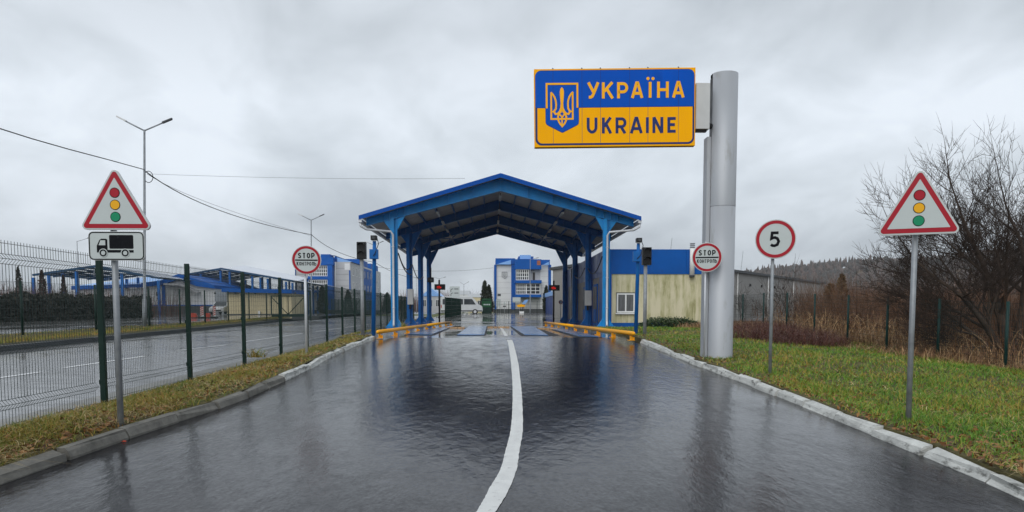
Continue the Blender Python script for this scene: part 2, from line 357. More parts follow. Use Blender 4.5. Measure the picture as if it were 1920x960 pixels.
# stroke letters on a unit box
GL = {
 'U': [[(0,1),(0,.34)]+arc(.5,.34,.5,.34,180,360,12)[1:]+[(1,1)]],
 'K': [[(0,0),(0,1)], [(.97,1),(.1,.44)], [(.36,.6),(1,0)]],
 'R': [[(0,0),(0,1),(.58,1)]+arc(.58,.73,.42,.27,90,-90,10)[1:]+[(0,.46)], [(.5,.46),(1,0)]],
 'P': [[(0,0),(0,1),(.55,1)]+arc(.55,.72,.45,.28,90,-90,10)[1:]+[(0,.44)]],
 'A': [[(0,0),(.44,.94),(.56,.94),(1,0)], [(.17,.29),(.83,.29)]],
 'I': [[(.5,0),(.5,1)]],
 'N': [[(0,0),(0,1)],[(0,1),(1,0)],[(1,0),(1,1)]],
 'E': [[(1,0),(0,0),(0,1),(1,1)], [(0,.52),(.88,.52)]],
 'Y': [[(0,1),(.52,.34)], [(1,1),(.52,.22),(.38,.05),(.22,0),(.04,0)]],
 'H': [[(0,0),(0,1)],[(1,0),(1,1)],[(0,.5),(1,.5)]],
 'T': [[(0,1),(1,1)],[(.5,1),(.5,0)]],
 'O': [arc(.5,.5,.5,.5,0,360,28)[:-1]+['c']],
 'S': [[(.95,.86),(.8,.96),(.5,1),(.22,.95),(.06,.77),(.2,.59),(.5,.51),(.8,.42),(.95,.24),(.8,.06),(.5,0),(.22,.03),(.02,.14)]],
 'L': [[(0,.0),(.14,.1),(.24,1),(1,1),(1,0)]],
 'B': [[(0,1),(0,0),(.6,0)]+arc(.6,.28,.4,.28,-90,90,10)[1:]+[(0,.56)]],
 '5': [[(.92,1),(.16,1),(.1,.56),(.3,.62),(.52,.635),(.78,.56),(.95,.34),(.8,.08),(.48,0),(.22,.02),(.04,.1)]],
}
def glyph(mb, ch, x0, x1, z0, z1, w, y0, y1, slope=0.):
    if ch in 'I': x0, x1 = (x0+x1)/2-w/2-1e-4, (x0+x1)/2+w/2+1e-4
    for k, st in enumerate(GL[ch]):
        cl = st[-1] == 'c'; pts = st[:-1] if cl else st
        m = [(x0+w/2+u*(x1-x0-w), z0+(w/2 if ch in 'EBSO5UY' else 0)+v*(z1-z0-(w/2 if ch in 'EBSO5UY' else 0)-(w/2 if ch in 'EPRSO5' else 0))+slope*(x0+u*(x1-x0))) for u, v in pts]
        if ch in 'T' and k == 0: m = [(x, z-w/2) for x, z in m]
        if ch == 'L': m = [(x, z-(w/2 if z > (z0+z1)/2 else -w/2 if i == 0 else 0)) for i, (x, z) in enumerate(m)]
        if ch == 'L': m[-1] = (m[-1][0], z0)
        mb.ribbon(m, w, y0-.0004*k, y1, cl)
# ================================================================== SETTING
# base ground, reaching the horizon
def base_z(y):
    t = min(max((y-30)/80, 0), 1); return -.45 + 1.55*t*t*(3-2*t)
ys = [-60,0,30,40,50,60,70,80,90,100,110,200,500,3000]
g = sheet("ground", [[(x,y,base_z(y)) for x in (-3000,-300,-60,-20,0,20,60,300,3000)] for y in ys], 'farground'); struct(g, "flat grassy ground reaching the horizon", "ground")

def rp(px, py):
    p = G(px, py, 0, .03); return (p.x, p.y)
kl = [rp(*q) for q in ((-260,1015),(0,908),(83,879),(267,814),(446,756),(554,706),(640,661),(704,635))]
kr = [rp(*q) for q in ((1197,642),(1300,684),(1422,730),(1532,774),(1695,841),(1818,891),(1920,938),(2080,1010))][::-1]
kl = [(kl[0][0]-.35, -4.)]+kl; kr = [(kr[0][0]+.3, -4.)]+kr
def at_y(line, y):
    for (x0,y0),(x1,y1) in zip(line, line[1:]):
        if y0 <= y <= y1: return x0+(x1-x0)*(y-y0)/(y1-y0)
    return line[-1][0] if y > line[-1][1] else line[0][0]
yy = [-4,0,4,5,6,7,8,9,10,12,14,16,18,20,22,23.5,Y_EDGE]
o = sheet("road", [[(at_y(kl,y)-.02,y,.03*y),(0,y,.03*y),(at_y(kr,y)+.02,y,.03*y)] for y in yy], 'asphalt'); struct(o, "wet dark asphalt road leading up to the canopy", "road")
# concrete apron under the canopy and plaza behind it
XL = lambda y: max(fence_x(y)+.35, -5.9) if y < 75 else -5.9
yy2 = [Y_EDGE,26,28,32,36,40,45,50,55,60,65,75,90,110,112]
o = sheet("concrete_pavement", [[(XL(y),y,road_z(y)-.002),(0,y,road_z(y)-.002),(6.29 if y<64 else 9,y,road_z(y)-.002),(6.295 if y<64 else 70,y,road_z(y)-.002)] for y in yy2], 'slab')
struct(o, "puddled wet concrete pavement beneath and beyond the canopy", "pavement")

# kerbs: separate stones in one run
def kerb(name, line, side, m_near, m_far, y_switch, label):
    a = [p for p in line]; out = {0: MB(), 1: MB()}
    L_ = [0]
    for p, q in zip(a, a[1:]): L_.append(L_[-1]+math.dist(p, q))
    def at(s):
        for i in range(len(a)-1):
            if s <= L_[i+1]: t = (s-L_[i])/(L_[i+1]-L_[i]); return (a[i][0]+t*(a[i+1][0]-a[i][0]), a[i][1]+t*(a[i+1][1]-a[i][1]))
        return a[-1]
    s = 0; k = 0
    while s < L_[-1]-.3:
        e = min(s+1.0, L_[-1]); p, q = Vector(at(s+random.uniform(.008,.03))), Vector(at(e-random.uniform(.01,.035))); d = (q-p).normalized(); nrm = Vector((d.y,-d.x))*side
        dz = random.uniform(-.014,.012); dl = random.uniform(-.02,.02)
        prof = [(0,-.05),(.0,.012),(.022,.082),(.04,.1),(.13,.106),(.14,-.05)]
        vs = []
        for P, j in ((p,0),(q,1)):
            for i, (w, h) in enumerate(prof):
                X = P+nrm*(w+dl+(random.uniform(-.012,.014) if i in (2,3) else 0)); vs.append((X.x, X.y, .03*min(P.y,Y_EDGE)+h+dz+(random.choice((0,0,0,-.03))+random.uniform(-.008,.006) if i in (2,3,4) else 0)))
        n = len(prof); fs = [(i,i+1,n+i+1,n+i) for i in range(n-1)]+[tuple(range(n-1,-1,-1)),tuple(range(n,2*n))]
        if side < 0: fs = [f[::-1] for f in fs]
        mid = (p.y+q.y)/2
        out[1 if mid > y_switch else 0].add(vs, fs); s = e; k += 1
    for i, m in ((0,m_near),(1,m_far)):
        if out[i].v: struct(out[i].build(name, m), label[i], "kerb")
kerb("kerb", kl, -1, 'kerbgrey', 'kerbwhite', 13.2, ("grey cracked concrete kerb beside the grass strip","whitewashed kerb beside the grass strip near the canopy"))
kerb("kerb", kr, 1, 'kerbwhite', 'kerbwhite', 99, ("whitewashed chipped kerb along the lawn",""))

# painted centre line
def ribbon_sheet(name, pts, m, lift=.006):
    rows = [[(a[0],a[1],road_z(a[1])+lift),(b[0],b[1],road_z(b[1])+lift)] for a, b in pts]
    return sheet(name, rows, m)
rows = [(860,892,990),(894,930,960),(908,945,936),(919,957,914),(931,964,895),(938,969,881),(943,971.5,866),(946,973,852),(952,977,831),(957,980,810),(959.5,980.5,789),(960.5,980,768),(961,979,747),(961,977.5,727),(960,975,706),(958.5,972.5,685),(956,968,664),(953,963,645),(950.5,960,637.5)]
pts = [(rp(a,y), rp(b,y)) for a, b, y in rows]
fine = []
for (a0,b0),(a1,b1) in zip(pts, pts[1:]):
    for k in range(8):
        q = k/8; L2 = lambda u, v: (u[0]+(v[0]-u[0])*q, u[1]+(v[1]-u[1])*q); u, v = L2(a0,a1), L2(b0,b1); j1, j2 = random.uniform(-.003,.003), random.uniform(-.003,.003); fine.append(((u[0]+j1,u[1]),(v[0]+j2,v[1])))
fine.append(pts[-1])
o = ribbon_sheet("road_marking", fine, 'linepaint'); struct(o, "curving white centre line on the wet asphalt", "road marking")
rows = [(948.5,956.5,634.5),(944,950,627),(939,943.5,617),(934,937.5,611),(930.5,933,606.5)]
def fp(px, py): p = G(px, py, .732); return (p.x, p.y)
o = ribbon_sheet("road_marking", [(fp(a,y), fp(b,y)) for a, b, y in rows], 'linepaint'); struct(o, "thin white line running on under the canopy", "road marking")

# left verge between kerb and fence
VL = []
for y in [-4,0,3,5,6,7,8,9,10,11,12,14,16,18,20,22,24.2,26,30,36,44,55,70]:
    k = at_y(kl, y)-.13 if y <= Y_EDGE else XL(y)+.0; f = fence_x(y); kz = road_z(y)+(.097 if y <= Y_EDGE else .0); fz = fence_bz(y)
    VL.append([(f-.25,y,left_z(y)-.06),(f-.22,y,fz-.03),(f,y,fz),(f*.6+k*.4,y,fz*.6+kz*.4+.02),(k*.7+f*.3,y,kz*.7+fz*.3+.02),(k,y,kz)])
o = sheet("verge_ground", VL, 'soil'); struct(o, "muddy grass strip between the road and the green fence", "verge")
fe = [[(fence_x(y)-.62,y,left_z(y)+.0),(fence_x(y)-.62,y,left_z(y)+.07),(fence_x(y)-.23,y,left_z(y)+.07+.0)] for y in (-4,5,15,30,60,90)]
o = sheet("edge_strip", fe, 'concrete'); struct(o, "concrete edging under the mesh fence", "edging")

# the highway on the left
def mk(y):       # far kerb of the highway
    t = (y-21.6)/(68.7-21.6); return -14.2+t*(-17.7+14.2)
ysl = [-10,0,10,20,30,45,60,80,100,128,200,320]
o = sheet("highway", [[(mk(y)-.02,y,left_z(y)),((mk(y)+fence_x(y))/2,y,left_z(y)),(fence_x(y)-.6,y,left_z(y))] for y in ysl], 'asphalt_left'); struct(o, "wet grey highway behind the green mesh fence", "road")
def lp(px, py): p = G(px, py, .25, .0075); return Vector((p.x, p.y, p.z))
mb = MB()
dashes = [((-90,721.5),(75,698)),((120,690),(272,668)),((330,657.5),(425,647)),((457,641.2),(568,625)),((592,622),(640,615.3)),((648,614.2),(690,608.6))]
for a, b in dashes:
    p, q = lp(*a), lp(*b); d = (q-p).normalized(); n = Vector((d.y,-d.x,0))*.07; e = Vector((0,0,.006))
    mb.add([p-n+e,p+n+e,q+n+e,q-n+e], [(0,1,2,3)])
struct(mb.build("lane_dashes", 'dashpaint'), "white lane dashes on the highway", "road marking")
# far kerb and grass median
mb = MB()
for y in range(0, 120, 4):
    x0, x1 = mk(y), mk(y+3.97); z0, z1 = left_z(y), left_z(y+4)
    mb.add([(x0,y,z0-.02),(x1,y+3.97,z1-.02),(x0,y,z0+.16),(x1,y+3.97,z1+.16),(x0-.16,y,z0+.17),(x1-.16,y+3.97,z1+.17)], [(0,1,3,2),(2,3,5,4)])
struct(mb.build("kerb", 'plinth'), "dark kerb on the far side of the highway", "kerb")
def med_x(y): return -17.35-.02*max(0,y-40)-(.9 if y < 40 else .9)
def med_z(y): return max(left_z(y)+.19, lot_z(y)+.08)
ym = [0,12,20,27,35,45,55,62,68]
o = sheet("median_ground", [[(min(med_x(y), mk(y)-1.2),y,lot_z(y)-.05),(min(med_x(y), mk(y)-1.2)+.2,y,med_z(y)),((med_x(y)+mk(y))/2-.1,y,med_z(y)+.05),(mk(y)-.15,y,left_z(y)+.15)] for y in ym], 'soil'); struct(o, "grass median between highway and yard", "verge")
o = sheet("yard", [[(x,y,lot_z(y)-.02) for x in (-160,-60,-30,-17.2-(0 if y < 68 else -.3))] for y in (5,15,25,40,55,68,90,130,200)], 'lotm'); struct(o, "wet grey yard beyond the median", "yard")

# right lawn and winter field
rx = 11.5
RV = []
for y in [-4,0,3,5,6,8,10,12,14,16,18,20,22,24.4,27,30,34,38,41,46,60,80]:
    k = (at_y(kr,y)+.13) if y <= Y_EDGE else (at_y(kr,Y_EDGE)+.13 if y < 41 else 6.0); kz = road_z(y)+(.10 if y <= Y_EDGE else max(.02,.10-.03*(y-Y_EDGE)) if y < 41 else -.1); fz = rfence_z(y)
    if y >= 41: fz = min(fz, .8)
    RV.append([(k+(rx+1-k)*t,y,kz+(fz-kz)*t+.05*math.sin(3.1*t+y*.4)*(1 if 0<t<1 else 0)) for t in (0,.12,.3,.5,.7,.85,1)]); RV[-1].insert(0, (k-.02,y,kz-.25))
o = sheet("lawn_ground", RV, 'soil'); struct(o, "rough lawn beside the approach road", "lawn")
o = sheet("field", [[(x,y,(rfence_z(y) if y < 60 else .8+.004*(y-60))-.03+(.0 if x < 13 else .12*math.sin(x*.3+y*.2))) for x in (rx+.9,14,20,30,50,90,200)] for y in (-6,4,10,16,22,28,36,46,60,90,130)], 'field'); struct(o, "brown winter field behind the wire fence", "field")

# ---- grass (uncountable)
def blades(name, P, H, Wd, lean, m, segs=1, droop=0., jitter=.5, parent=None, aim=None, flat=False):
    n = len(P); a = rng.uniform(0, 2*np.pi, n); dirv = np.stack([np.cos(a), np.sin(a)], 1) if aim is None else aim
    b = rng.uniform(0, 2*np.pi, n); side = np.stack([np.cos(b), np.sin(b), np.zeros(n)], 1)*Wd[:,None]/2
    lv = lean*(1+jitter*rng.standard_normal(n)); V = []; K = segs
    for s in range(K+1):
        t = s/K; c = P.copy(); c[:,:2] += dirv*(lv*H*(t**1.6))[:,None]; c[:,2] += H*(t-droop*t**2.6)*np.clip(1-.35*np.abs(lv), .25, 1)
        wv = side*(1-.85*t) if s < K else side*.12
        V.append(c-wv); V.append(c+wv)
    V = np.stack(V, 1).reshape(-1, 3); base = (np.arange(n)*(2*(K+1)))[:,None]
    F = np.concatenate([base+np.array([[2*s,2*s+1,2*s+3,2*s+2]]) for s in range(K)], 0)
    return np_mesh(name, V, F, m, parent)
def interp_rows(rows):
    ys_ = np.array([r[0][1] for r in rows]); A = np.array(rows)          # rows x cols x 3
    def f(u, y):                                                         # u in 0..1 across
        j = np.clip(np.searchsorted(ys_, y)-1, 0, len(ys_)-2); t = (y-ys_[j])/(ys_[j+1]-ys_[j])
        c = u*(A.shape[1]-1); i = np.clip(c.astype(int), 0, A.shape[1]-2); s = c-i
        p = lambda jj, ii: A[jj, ii]
        return (p(j,i)*(1-t)[:,None]+p(j+1,i)*t[:,None])*(1-s)[:,None]+(p(j,i+1)*(1-t)[:,None]+p(j+1,i+1)*t[:,None])*s[:,None]
    return f
def ysamp(n, a, b, pw=1.7):      # denser near the camera
    u = rng.uniform(0, 1, n); k = 1-pw; return (a**k+u*(b**k-a**k))**(1/k)
def patchiness(P, s):            # cheap value noise for bald and lush patches
    return .5+.25*np.sin(P[:,0]*s+1.3*np.sin(P[:,1]*s*.7))+.25*np.sin(P[:,1]*s*1.3+1.7*np.sin(P[:,0]*s*.9+2))
fR = interp_rows([r[1:] for r in RV])
n = 190000; y = ysamp(n, 4.2, 42, 2.0); u = rng.uniform(.006, 1, n); P = fR(u, y)
keep = rng.uniform(0,1,n) < np.where(u < .05, .35, np.where(u < .12, .7, 1))*np.clip(.40+1.1*patchiness(P, 1.3)*patchiness(P+5, .6)*1.5, 0.1, 1); P = P[keep]; y = y[keep]
H = rng.uniform(.05, .15, len(P))*(.6+.8*patchiness(P, 1.9)); o = blades("lawn_grass", P, H, .004+.00075*y, .75, 'grass', 2, .25)
tag(o, "green and yellowish wet grass of the lawn by the road", "grass", kind='stuff')
VLg = [r[2:] for r in VL if r[0][1] <= 70]
fL = interp_rows(VLg)
n = 80000; y = ysamp(n, 5.2, 36, 2.0); u = rng.uniform(0, .985, n)**.85; P = fL(u, y)
keep = rng.uniform(0,1,n) < np.where(u > .72, .22, 1)*np.clip(.25+1.2*patchiness(P+3, 1.6), 0, 1)*np.where((y < 9) & (u > .5), .4, 1); P = P[keep]; y = y[keep]
H = rng.uniform(.05, .15, len(P))*(.7+.5*patchiness(P, 1.3)); o = blades("verge_grass", P, H, .004+.0007*y, .85, 'grassdry', 2, .3)
tag(o, "yellowish wet grass of the strip beside the green fence", "grass", kind='stuff')
for nm, ff, lo, hi, nn_, lab in (("straw", fR, .0, 1., 9000, "pale dead grass stems lying in the lawn"), ("straw", fL, .0, .95, 7000, "pale dead grass stems lying in the strip by the green fence")):
    y = ysamp(nn_, 4.5, 30, 1.9); u = rng.uniform(lo, hi, nn_); P = ff(u, y); P[:,2] += .015
    keep = rng.uniform(0,1,nn_) < np.clip(patchiness(P+9, 1.7)*1.9-.7, 0.03, 1); P = P[keep]; y = y[keep]
    o = blades(nm, P, rng.uniform(.10,.24,len(P)), .004+.0007*y, 1.5, 'straw', 3, .75); tag(o, lab, "dead grass", kind='stuff')
for nm, ff, lo, hi, nn_, lab in (("fallen_leaves", fR, .0, .9, 4200, "small brown fallen leaves scattered over the lawn"), ("fallen_leaves", fL, .2, .99, 2600, "small brown fallen leaves scattered on the strip by the green fence")):
    y = ysamp(nn_, 4.5, 26, 1.7); u = rng.uniform(lo, hi, nn_)**1.6; P = ff(u if nm and ff is fR else 1-u*.8, y); P[:,2] += rng.uniform(.01,.05,nn_)
    d1 = rng.normal(0,1,(nn_,3))*np.array([1,1,.3]); d1 /= np.linalg.norm(d1,axis=1)[:,None]; d2 = rng.normal(0,1,(nn_,3))*np.array([1,1,.3]); d2 -= d1*(d1*d2).sum(1)[:,None]; d2 /= np.linalg.norm(d2,axis=1)[:,None]
    sz = rng.uniform(.018,.042,nn_)[:,None]; V = np.stack([P-d1*sz, P-d2*sz*.5, P+d1*sz, P+d2*sz*.5],1).reshape(-1,3); o = np_mesh(nm, V, np.arange(4*nn_).reshape(-1,4), 'leaf'); tag(o, lab, "fallen leaves", kind='stuff')
n = 17000; y = ysamp(n, 20, 66, 1.6); u = rng.uniform(0, 1, n); xa = np.minimum(-17.3-.02*np.maximum(0,y-40)-.9, -14.2+(y-21.6)/47.1*-3.5-1.2); xb = -14.2+(y-21.6)/47.1*-3.5-.2
P = np.stack([xa+.2+(xb-xa-.2)*u, y, np.array([med_z(t) for t in y])-.02], 1)
o = blades("median_grass", P, rng.uniform(.04,.14,n), .006+.0006*y, .6, 'grassdry', 1); tag(o, "short green grass on the median by the highway", "grass", kind='stuff')

# ---- hill with winter forest
def hill_z(x, y):
    d = math.exp(-((x-430)/330)**2)*math.exp(-((y-640)/230)**2); return 1.0+45*d+3*math.sin(x*.013+1)*d+3*math.sin(y*.02+x*.03)*d
hx = list(range(60, 1150, 36)); hy = list(range(360, 960, 36))
o = sheet("hill", [[(x,y,hill_z(x,y)-1.2) for x in hx] for y in hy], 'field'); struct(o, "low wooded hill on the horizon", "hill")
V, Fc = [], []; nn = 0
for _ in range(9000):
    x = rng.uniform(80, 1050); y = rng.uniform(370, 680)**1
    z = hill_z(x, y)
    if z < 6 and rng.uniform() < .8: continue
    spruce = rng.uniform() < (.38 if y > 560 else .05); h = rng.uniform(5, 9.5) if spruce else rng.uniform(4, 6.5); r = h*(.17 if spruce else .33)
    k = 6; a0 = rng.uniform(0, 6.28); b = nn
    if spruce:
        V.append((x,y,z+h)); prof = [(.75,.45),(.35,.8),(.05,1.)]
    else:
        V.append((x+rng.uniform(-1,1),y,z+h)); prof = [(.85,.6),(.55,1.),(.1,.5)]
    for hh, rr in prof:
        for q in range(k): a = a0+q*6.283/k; w = rr*r*rng.uniform(.6,1.25); V.append((x+w*math.cos(a), y+w*math.sin(a), z+h*hh*rng.uniform(.9,1.1)))
    Fc += [(b, b+1+q, b+1+(q+1)%k, b+1+(q+1)%k) for q in range(k)]
    for lv in range(2): Fc += [(b+1+lv*k+q, b+1+(lv+1)*k+q, b+1+(lv+1)*k+(q+1)%k, b+1+lv*k+(q+1)%k) for q in range(k)]
    nn += 1+3*k
me = bpy.data.meshes.new("hill_forest"); me.from_pydata(V, [], [f if f[2] != f[3] else f[:3] for f in Fc]); me.update(); me.materials.append(M['forest'])
o = bpy.data.objects.new("hill_forest", me); COL.objects.link(o); tag(o, "dark winter forest covering the hill behind the wire fence", "forest", kind='stuff')

# ---- plants made of many fine shoots
def shoots(name, centres, n_each, hmin, hmax, spread, w, m, lean=.35, segs=3, droop=.1, parent=None):
    P = []; A = []
    for c in centres:
        a = rng.uniform(0, 6.283, n_each); r = spread*np.sqrt(rng.uniform(0,1,n_each))
        P.append(np.stack([c[0]+r*np.cos(a), c[1]+r*np.sin(a), np.full(n_each, c[2])], 1)); A.append(np.stack([np.cos(a), np.sin(a)], 1))
    P = np.concatenate(P); A = np.concatenate(A); n = len(P); sc_ = np.repeat([c[3] if len(c) > 3 else 1. for c in centres], n_each)
    return blades(name, P, rng.uniform(hmin, hmax, n)*sc_, np.full(n, w)*rng.uniform(.6,1.4,n), lean, m, segs, droop, .6, parent, A)
def rz_at(x, y): return rfence_z(y)-.02
# tall dry grass along the fence
n = 15000; y = ysamp(n, 6, 44, 1.35); off = rng.uniform(-1,1,n)
near = np.interp(y, [6,13,16,18,21,25,30,44], [.3,.25,.3,.75,1.2,1.6,2.0,2.2])      # how far the tall grass reaches out before the fence
x = 11.5-near*rng.uniform(-.9,1,n)**1.0+rng.normal(0,.12,n); P = np.stack([x, y, np.array([rfence_z(t) for t in y])-.03], 1)
H = rng.uniform(.3,.85,n)*np.where(x > 11.6, 1.25, .85)*(.6+.7*patchiness(P, .9)); o = blades("dry_tall_grass", P, H, .006+.0006*y, .55, 'reed', 3, .45)
tag(o, "tawny flattened tall dry grass along the wire fence", "dry grass", kind='stuff')
# reeds with plumes beyond the fence
n = 1700; y = ysamp(n, 13, 34, 1.1); x = rng.uniform(11.7, 15.5, n); P = np.stack([x, y, np.array([rfence_z(t) for t in y])-.03], 1)
o = blades("reeds", P, rng.uniform(.8,1.6,n), .012+.0006*y, .4, 'reed', 4, .35); tag(o, "pale dry reeds standing behind the wire fence", "reeds", kind='stuff')
# orange-brown willow scrub behind the fence
cs = []
for _ in range(120):
    y = rng.uniform(18, 62); x = rng.uniform(max(13.2,.43*y), max(15+.62*(y-16), .43*y+4)); s = rng.uniform(.6,1.15)*(1.0 if y < 40 else 1.2)
    cs.append((x, y, rfence_z(min(y,40))-.05, s))
o = shoots("willow_scrub", cs, 130, 1.2, 3.2, .9, .015, 'twig', .33, 4, .08); tag(o, "rust brown leafless willow scrub in the field behind the wire fence", "scrub", kind='stuff')
cs = [(rng.uniform(30,110), rng.uniform(60,150), .9, rng.uniform(.8,1.5)) for _ in range(130)]
o = shoots("far_scrub", cs, 80, 2.0, 4.2, 2.2, .045, 'twig', .3, 3, .05); tag(o, "distant brown scrub below the wooded hill", "scrub", kind='stuff')
# bramble thickets: each a thing
def bramble(px, py, Y, s, label, m='bramble', nsh=1500):
    p = W(px, py, Y); z = rfence_z(Y)-.02
    t = thing("bramble_bush", label, "bush", (p.x, Y, z))
    a = rng.uniform(0,6.283,nsh); r = s*np.sqrt(rng.uniform(0,1,nsh)); P = np.stack([r*np.cos(a)*1.25, r*np.sin(a), np.zeros(nsh)],1)
    H = s*rng.uniform(.6,1.25,nsh)*(1-.35*(r/s)**2); blades("branches", P, H, np.full(nsh,.016), .6, m, 4, .55, .6, t)
bramble(1462, 640, 25.0, 1.35, "dark reddish brown bramble mound at the lawn edge, behind the round speed sign")
bramble(1425, 640, 29, 1.15, "smaller rusty bramble mound close behind the silver pylon", 'bramble', 1200)
bramble(1515, 640, 23.0, 1.05, "low purplish bramble clump against the third wire fence post", 'bramble', 1100)
bramble(1390, 625, 31, .9, "orange brown dead fern clump beside the foot of the silver pylon", 'reed', 500)

# leaf clouds: conifers and hedge
def leafcloud(P, size, name, m, parent, up=.35):
    n = len(P); d1 = rng.normal(0,1,(n,3)); d1 /= np.linalg.norm(d1,axis=1)[:,None]; d2 = rng.normal(0,1,(n,3)); d2[:,2] += up; d2 -= d1*(d1*d2).sum(1)[:,None]; d2 /= np.linalg.norm(d2,axis=1)[:,None]
    s = size*rng.uniform(.5,1.3,n)[:,None]; V = np.stack([P-d1*s*.5, P+d1*s*.5, P+d2*s*1.3],1).reshape(-1,3)
    return np_mesh(name, V, np.arange(3*n).reshape(-1,3), m, parent)
def thuja(px, pyb, Y, h, w, label, m='thuja', z=None, n=1500, name="conifer"):
    p = W(px, pyb, Y); z = p.z if z is None else z
    t = thing(name, label, "conifer", (p.x, Y, z))
    tr = MB(); tr.tube([(0,0,-.1),(0,0,h*.8)], [w*.06,w*.02], 6); tr.build("trunk", 'bark', t)
    u = rng.uniform(0,1,n)**.8; hh = u*h; prof = w/2*np.clip(np.minimum((1-u)**.6*1.15, .55+u*2.2), .03, 1)
    a = rng.uniform(0,6.283,n); lump = 1+.16*np.sin(a*3+u*9+px)+.12*np.sin(a*5-u*17); r = prof*lump*np.sqrt(rng.uniform(.35,1,n))
    leafcloud(np.stack([r*np.cos(a), r*np.sin(a), hh+.03*h],1), w*.13, "crown", m, t, 1.5)
    return t
# ================================================================== SIGNS
def pole(parent, r, h, m='galv', x=0, y=0, z0=-.45, name="pole", cap=True):
    mb = MB(); mb.tube([(x,y,z0),(x,y,h)], r, 14)
    return mb.build(name, m, parent)
def triangle_plate(t, x, y, z, half, m_y=0., lean=0.):
    # half: half of the outer width; z: centre of the base edge (outer)
    r = half*.13; core = [(-half+r, r), (half-r, r), (0, r+(half-r)*1.732)]
    T = lambda P, s: [(x+px_, z+pz_) for px_, pz_ in P]
    def tri(inset):      # rounded triangle inset from the outer edge
        rr = max(r-inset, .004); ex = max(inset-r, 0)*1
        c = core if inset <= r else [(-half+r+(inset-r)*1.732, inset), (half-r-(inset-r)*1.732, inset), (0, r+(half-r)*1.732-(inset-r)*2)]
        return T(roundpoly(c, rr), 1)
    p = MB().prism(tri(0), y, y+.028).build("plate", 'signback', t)
    MB().prism(tri(.004), y-.002, y).build("white_rim", 'signwhite', t)
    MB().prism(tri(half*.05), y-.004, y-.002).build("red_border", 'red', t)
    f = MB().prism(tri(half*.187), y-.006, y-.004).build("white_face", 'signwhite', t)
    for k, (m, nm) in enumerate((('green','green_light'),('amber','amber_light'),('red','red_light'))):
        cz = z+half*(.383+.356*k)
        d = MB().disc(x, cz, half*.152, y-.008, y-.006).build(nm, 'signblack', t); MB().disc(x, cz, half*.132, y-.010, y-.008).build("lens", m, d)
    return p
def clamp(t, z, r, y):
    mb = MB(); mb.box(-.09,.09,y,y+.02,z-.025,z+.025); mb.tube([(0,0,z-.02),(0,0,z+.02)], r+.008, 12); return mb.build("bracket", 'galv', t)
# left warning triangle with lorry plate
Y = 8.2; b = W(226,780,Y)
t = thing("traffic_sign", "traffic light warning triangle with a white lorry plate below it, beside the green fence", "traffic sign", b)
zt = XZ(218,431,Y-.08)[1]-b.z; cx = XZ(218,431,Y-.08)[0]-b.x
pole(t, .033, zt+.45, 'galv'); clamp(t, zt+.18, .033, -.05)
triangle_plate(t, cx, -.08, zt, 60.5*Y/1400)
x0, z0 = XZ(167,488,Y-.08); x1, z1 = XZ(270,434,Y-.08); x0 -= b.x; x1 -= b.x; z0 -= b.z; z1 -= b.z; Wp, Hp = x1-x0, z1-z0
pl = MB().prism(roundrect(x0,z0,x1,z1,.05), -.08, -.055).build("lorry_plate", 'signback', t)
MB().prism(roundrect(x0+.003,z0+.003,x1-.003,z1-.003,.048), -.082, -.08).build("white_face", 'signwhite', pl)
MB().ribbon(roundrect(x0+.011,z0+.011,x1-.011,z1-.011,.043), .011, -.084, -.082, True).build("black_border", 'signblack', pl)
U = lambda u, v: (x0+u*Wp, z0+v*Hp)
mb = MB(); a = U(.375,.40); c = U(.805,.875); mb.prism(roundrect(a[0],a[1],c[0],c[1],.012), -.084, -.082)          # box body
cab = [U(*q) for q in ((.15,.27),(.15,.50),(.175,.60),(.20,.70),(.235,.745),(.315,.745),(.34,.72),(.34,.36),(.58,.36),(.58,.27))]
mb.prism(cab, -.0845, -.082); a = U(.58,.27); c = U(.805,.355); mb.box(a[0],c[0],-.0845,-.082,a[1],c[1])
mb.build("lorry_symbol", 'signblack', pl)
MB().prism([U(*q) for q in ((.185,.52),(.22,.69),(.305,.69),(.305,.52))], -.0865, -.0845).build("cab_window_symbol", 'signwhite', pl)
for u in (.262,.655):
    q = U(u,.255); wh = MB().disc(q[0], q[1], .046, -.0865, -.0845).build("wheel_symbol", 'signwhite', pl); MB().ring(q[0], q[1], .023, .037, -.0885, -.0865).build("tyre_symbol", 'signblack', wh)
# right warning triangle
Y = 8.55; b = W(1704,762,Y); rz = -R(24)
t = thing("traffic_sign", "traffic light warning triangle alone on a pole, in front of the bare tree", "traffic sign", b, rz)
top = XZ(1720.5,440,Y-.073); zt = top[1]-b.z
pole(t, .031, zt+.4); clamp(t, zt+.16, .031, -.05); triangle_plate(t, (top[0]-b.x-.08*math.sin(rz))/math.cos(rz), -.08, zt, .405)
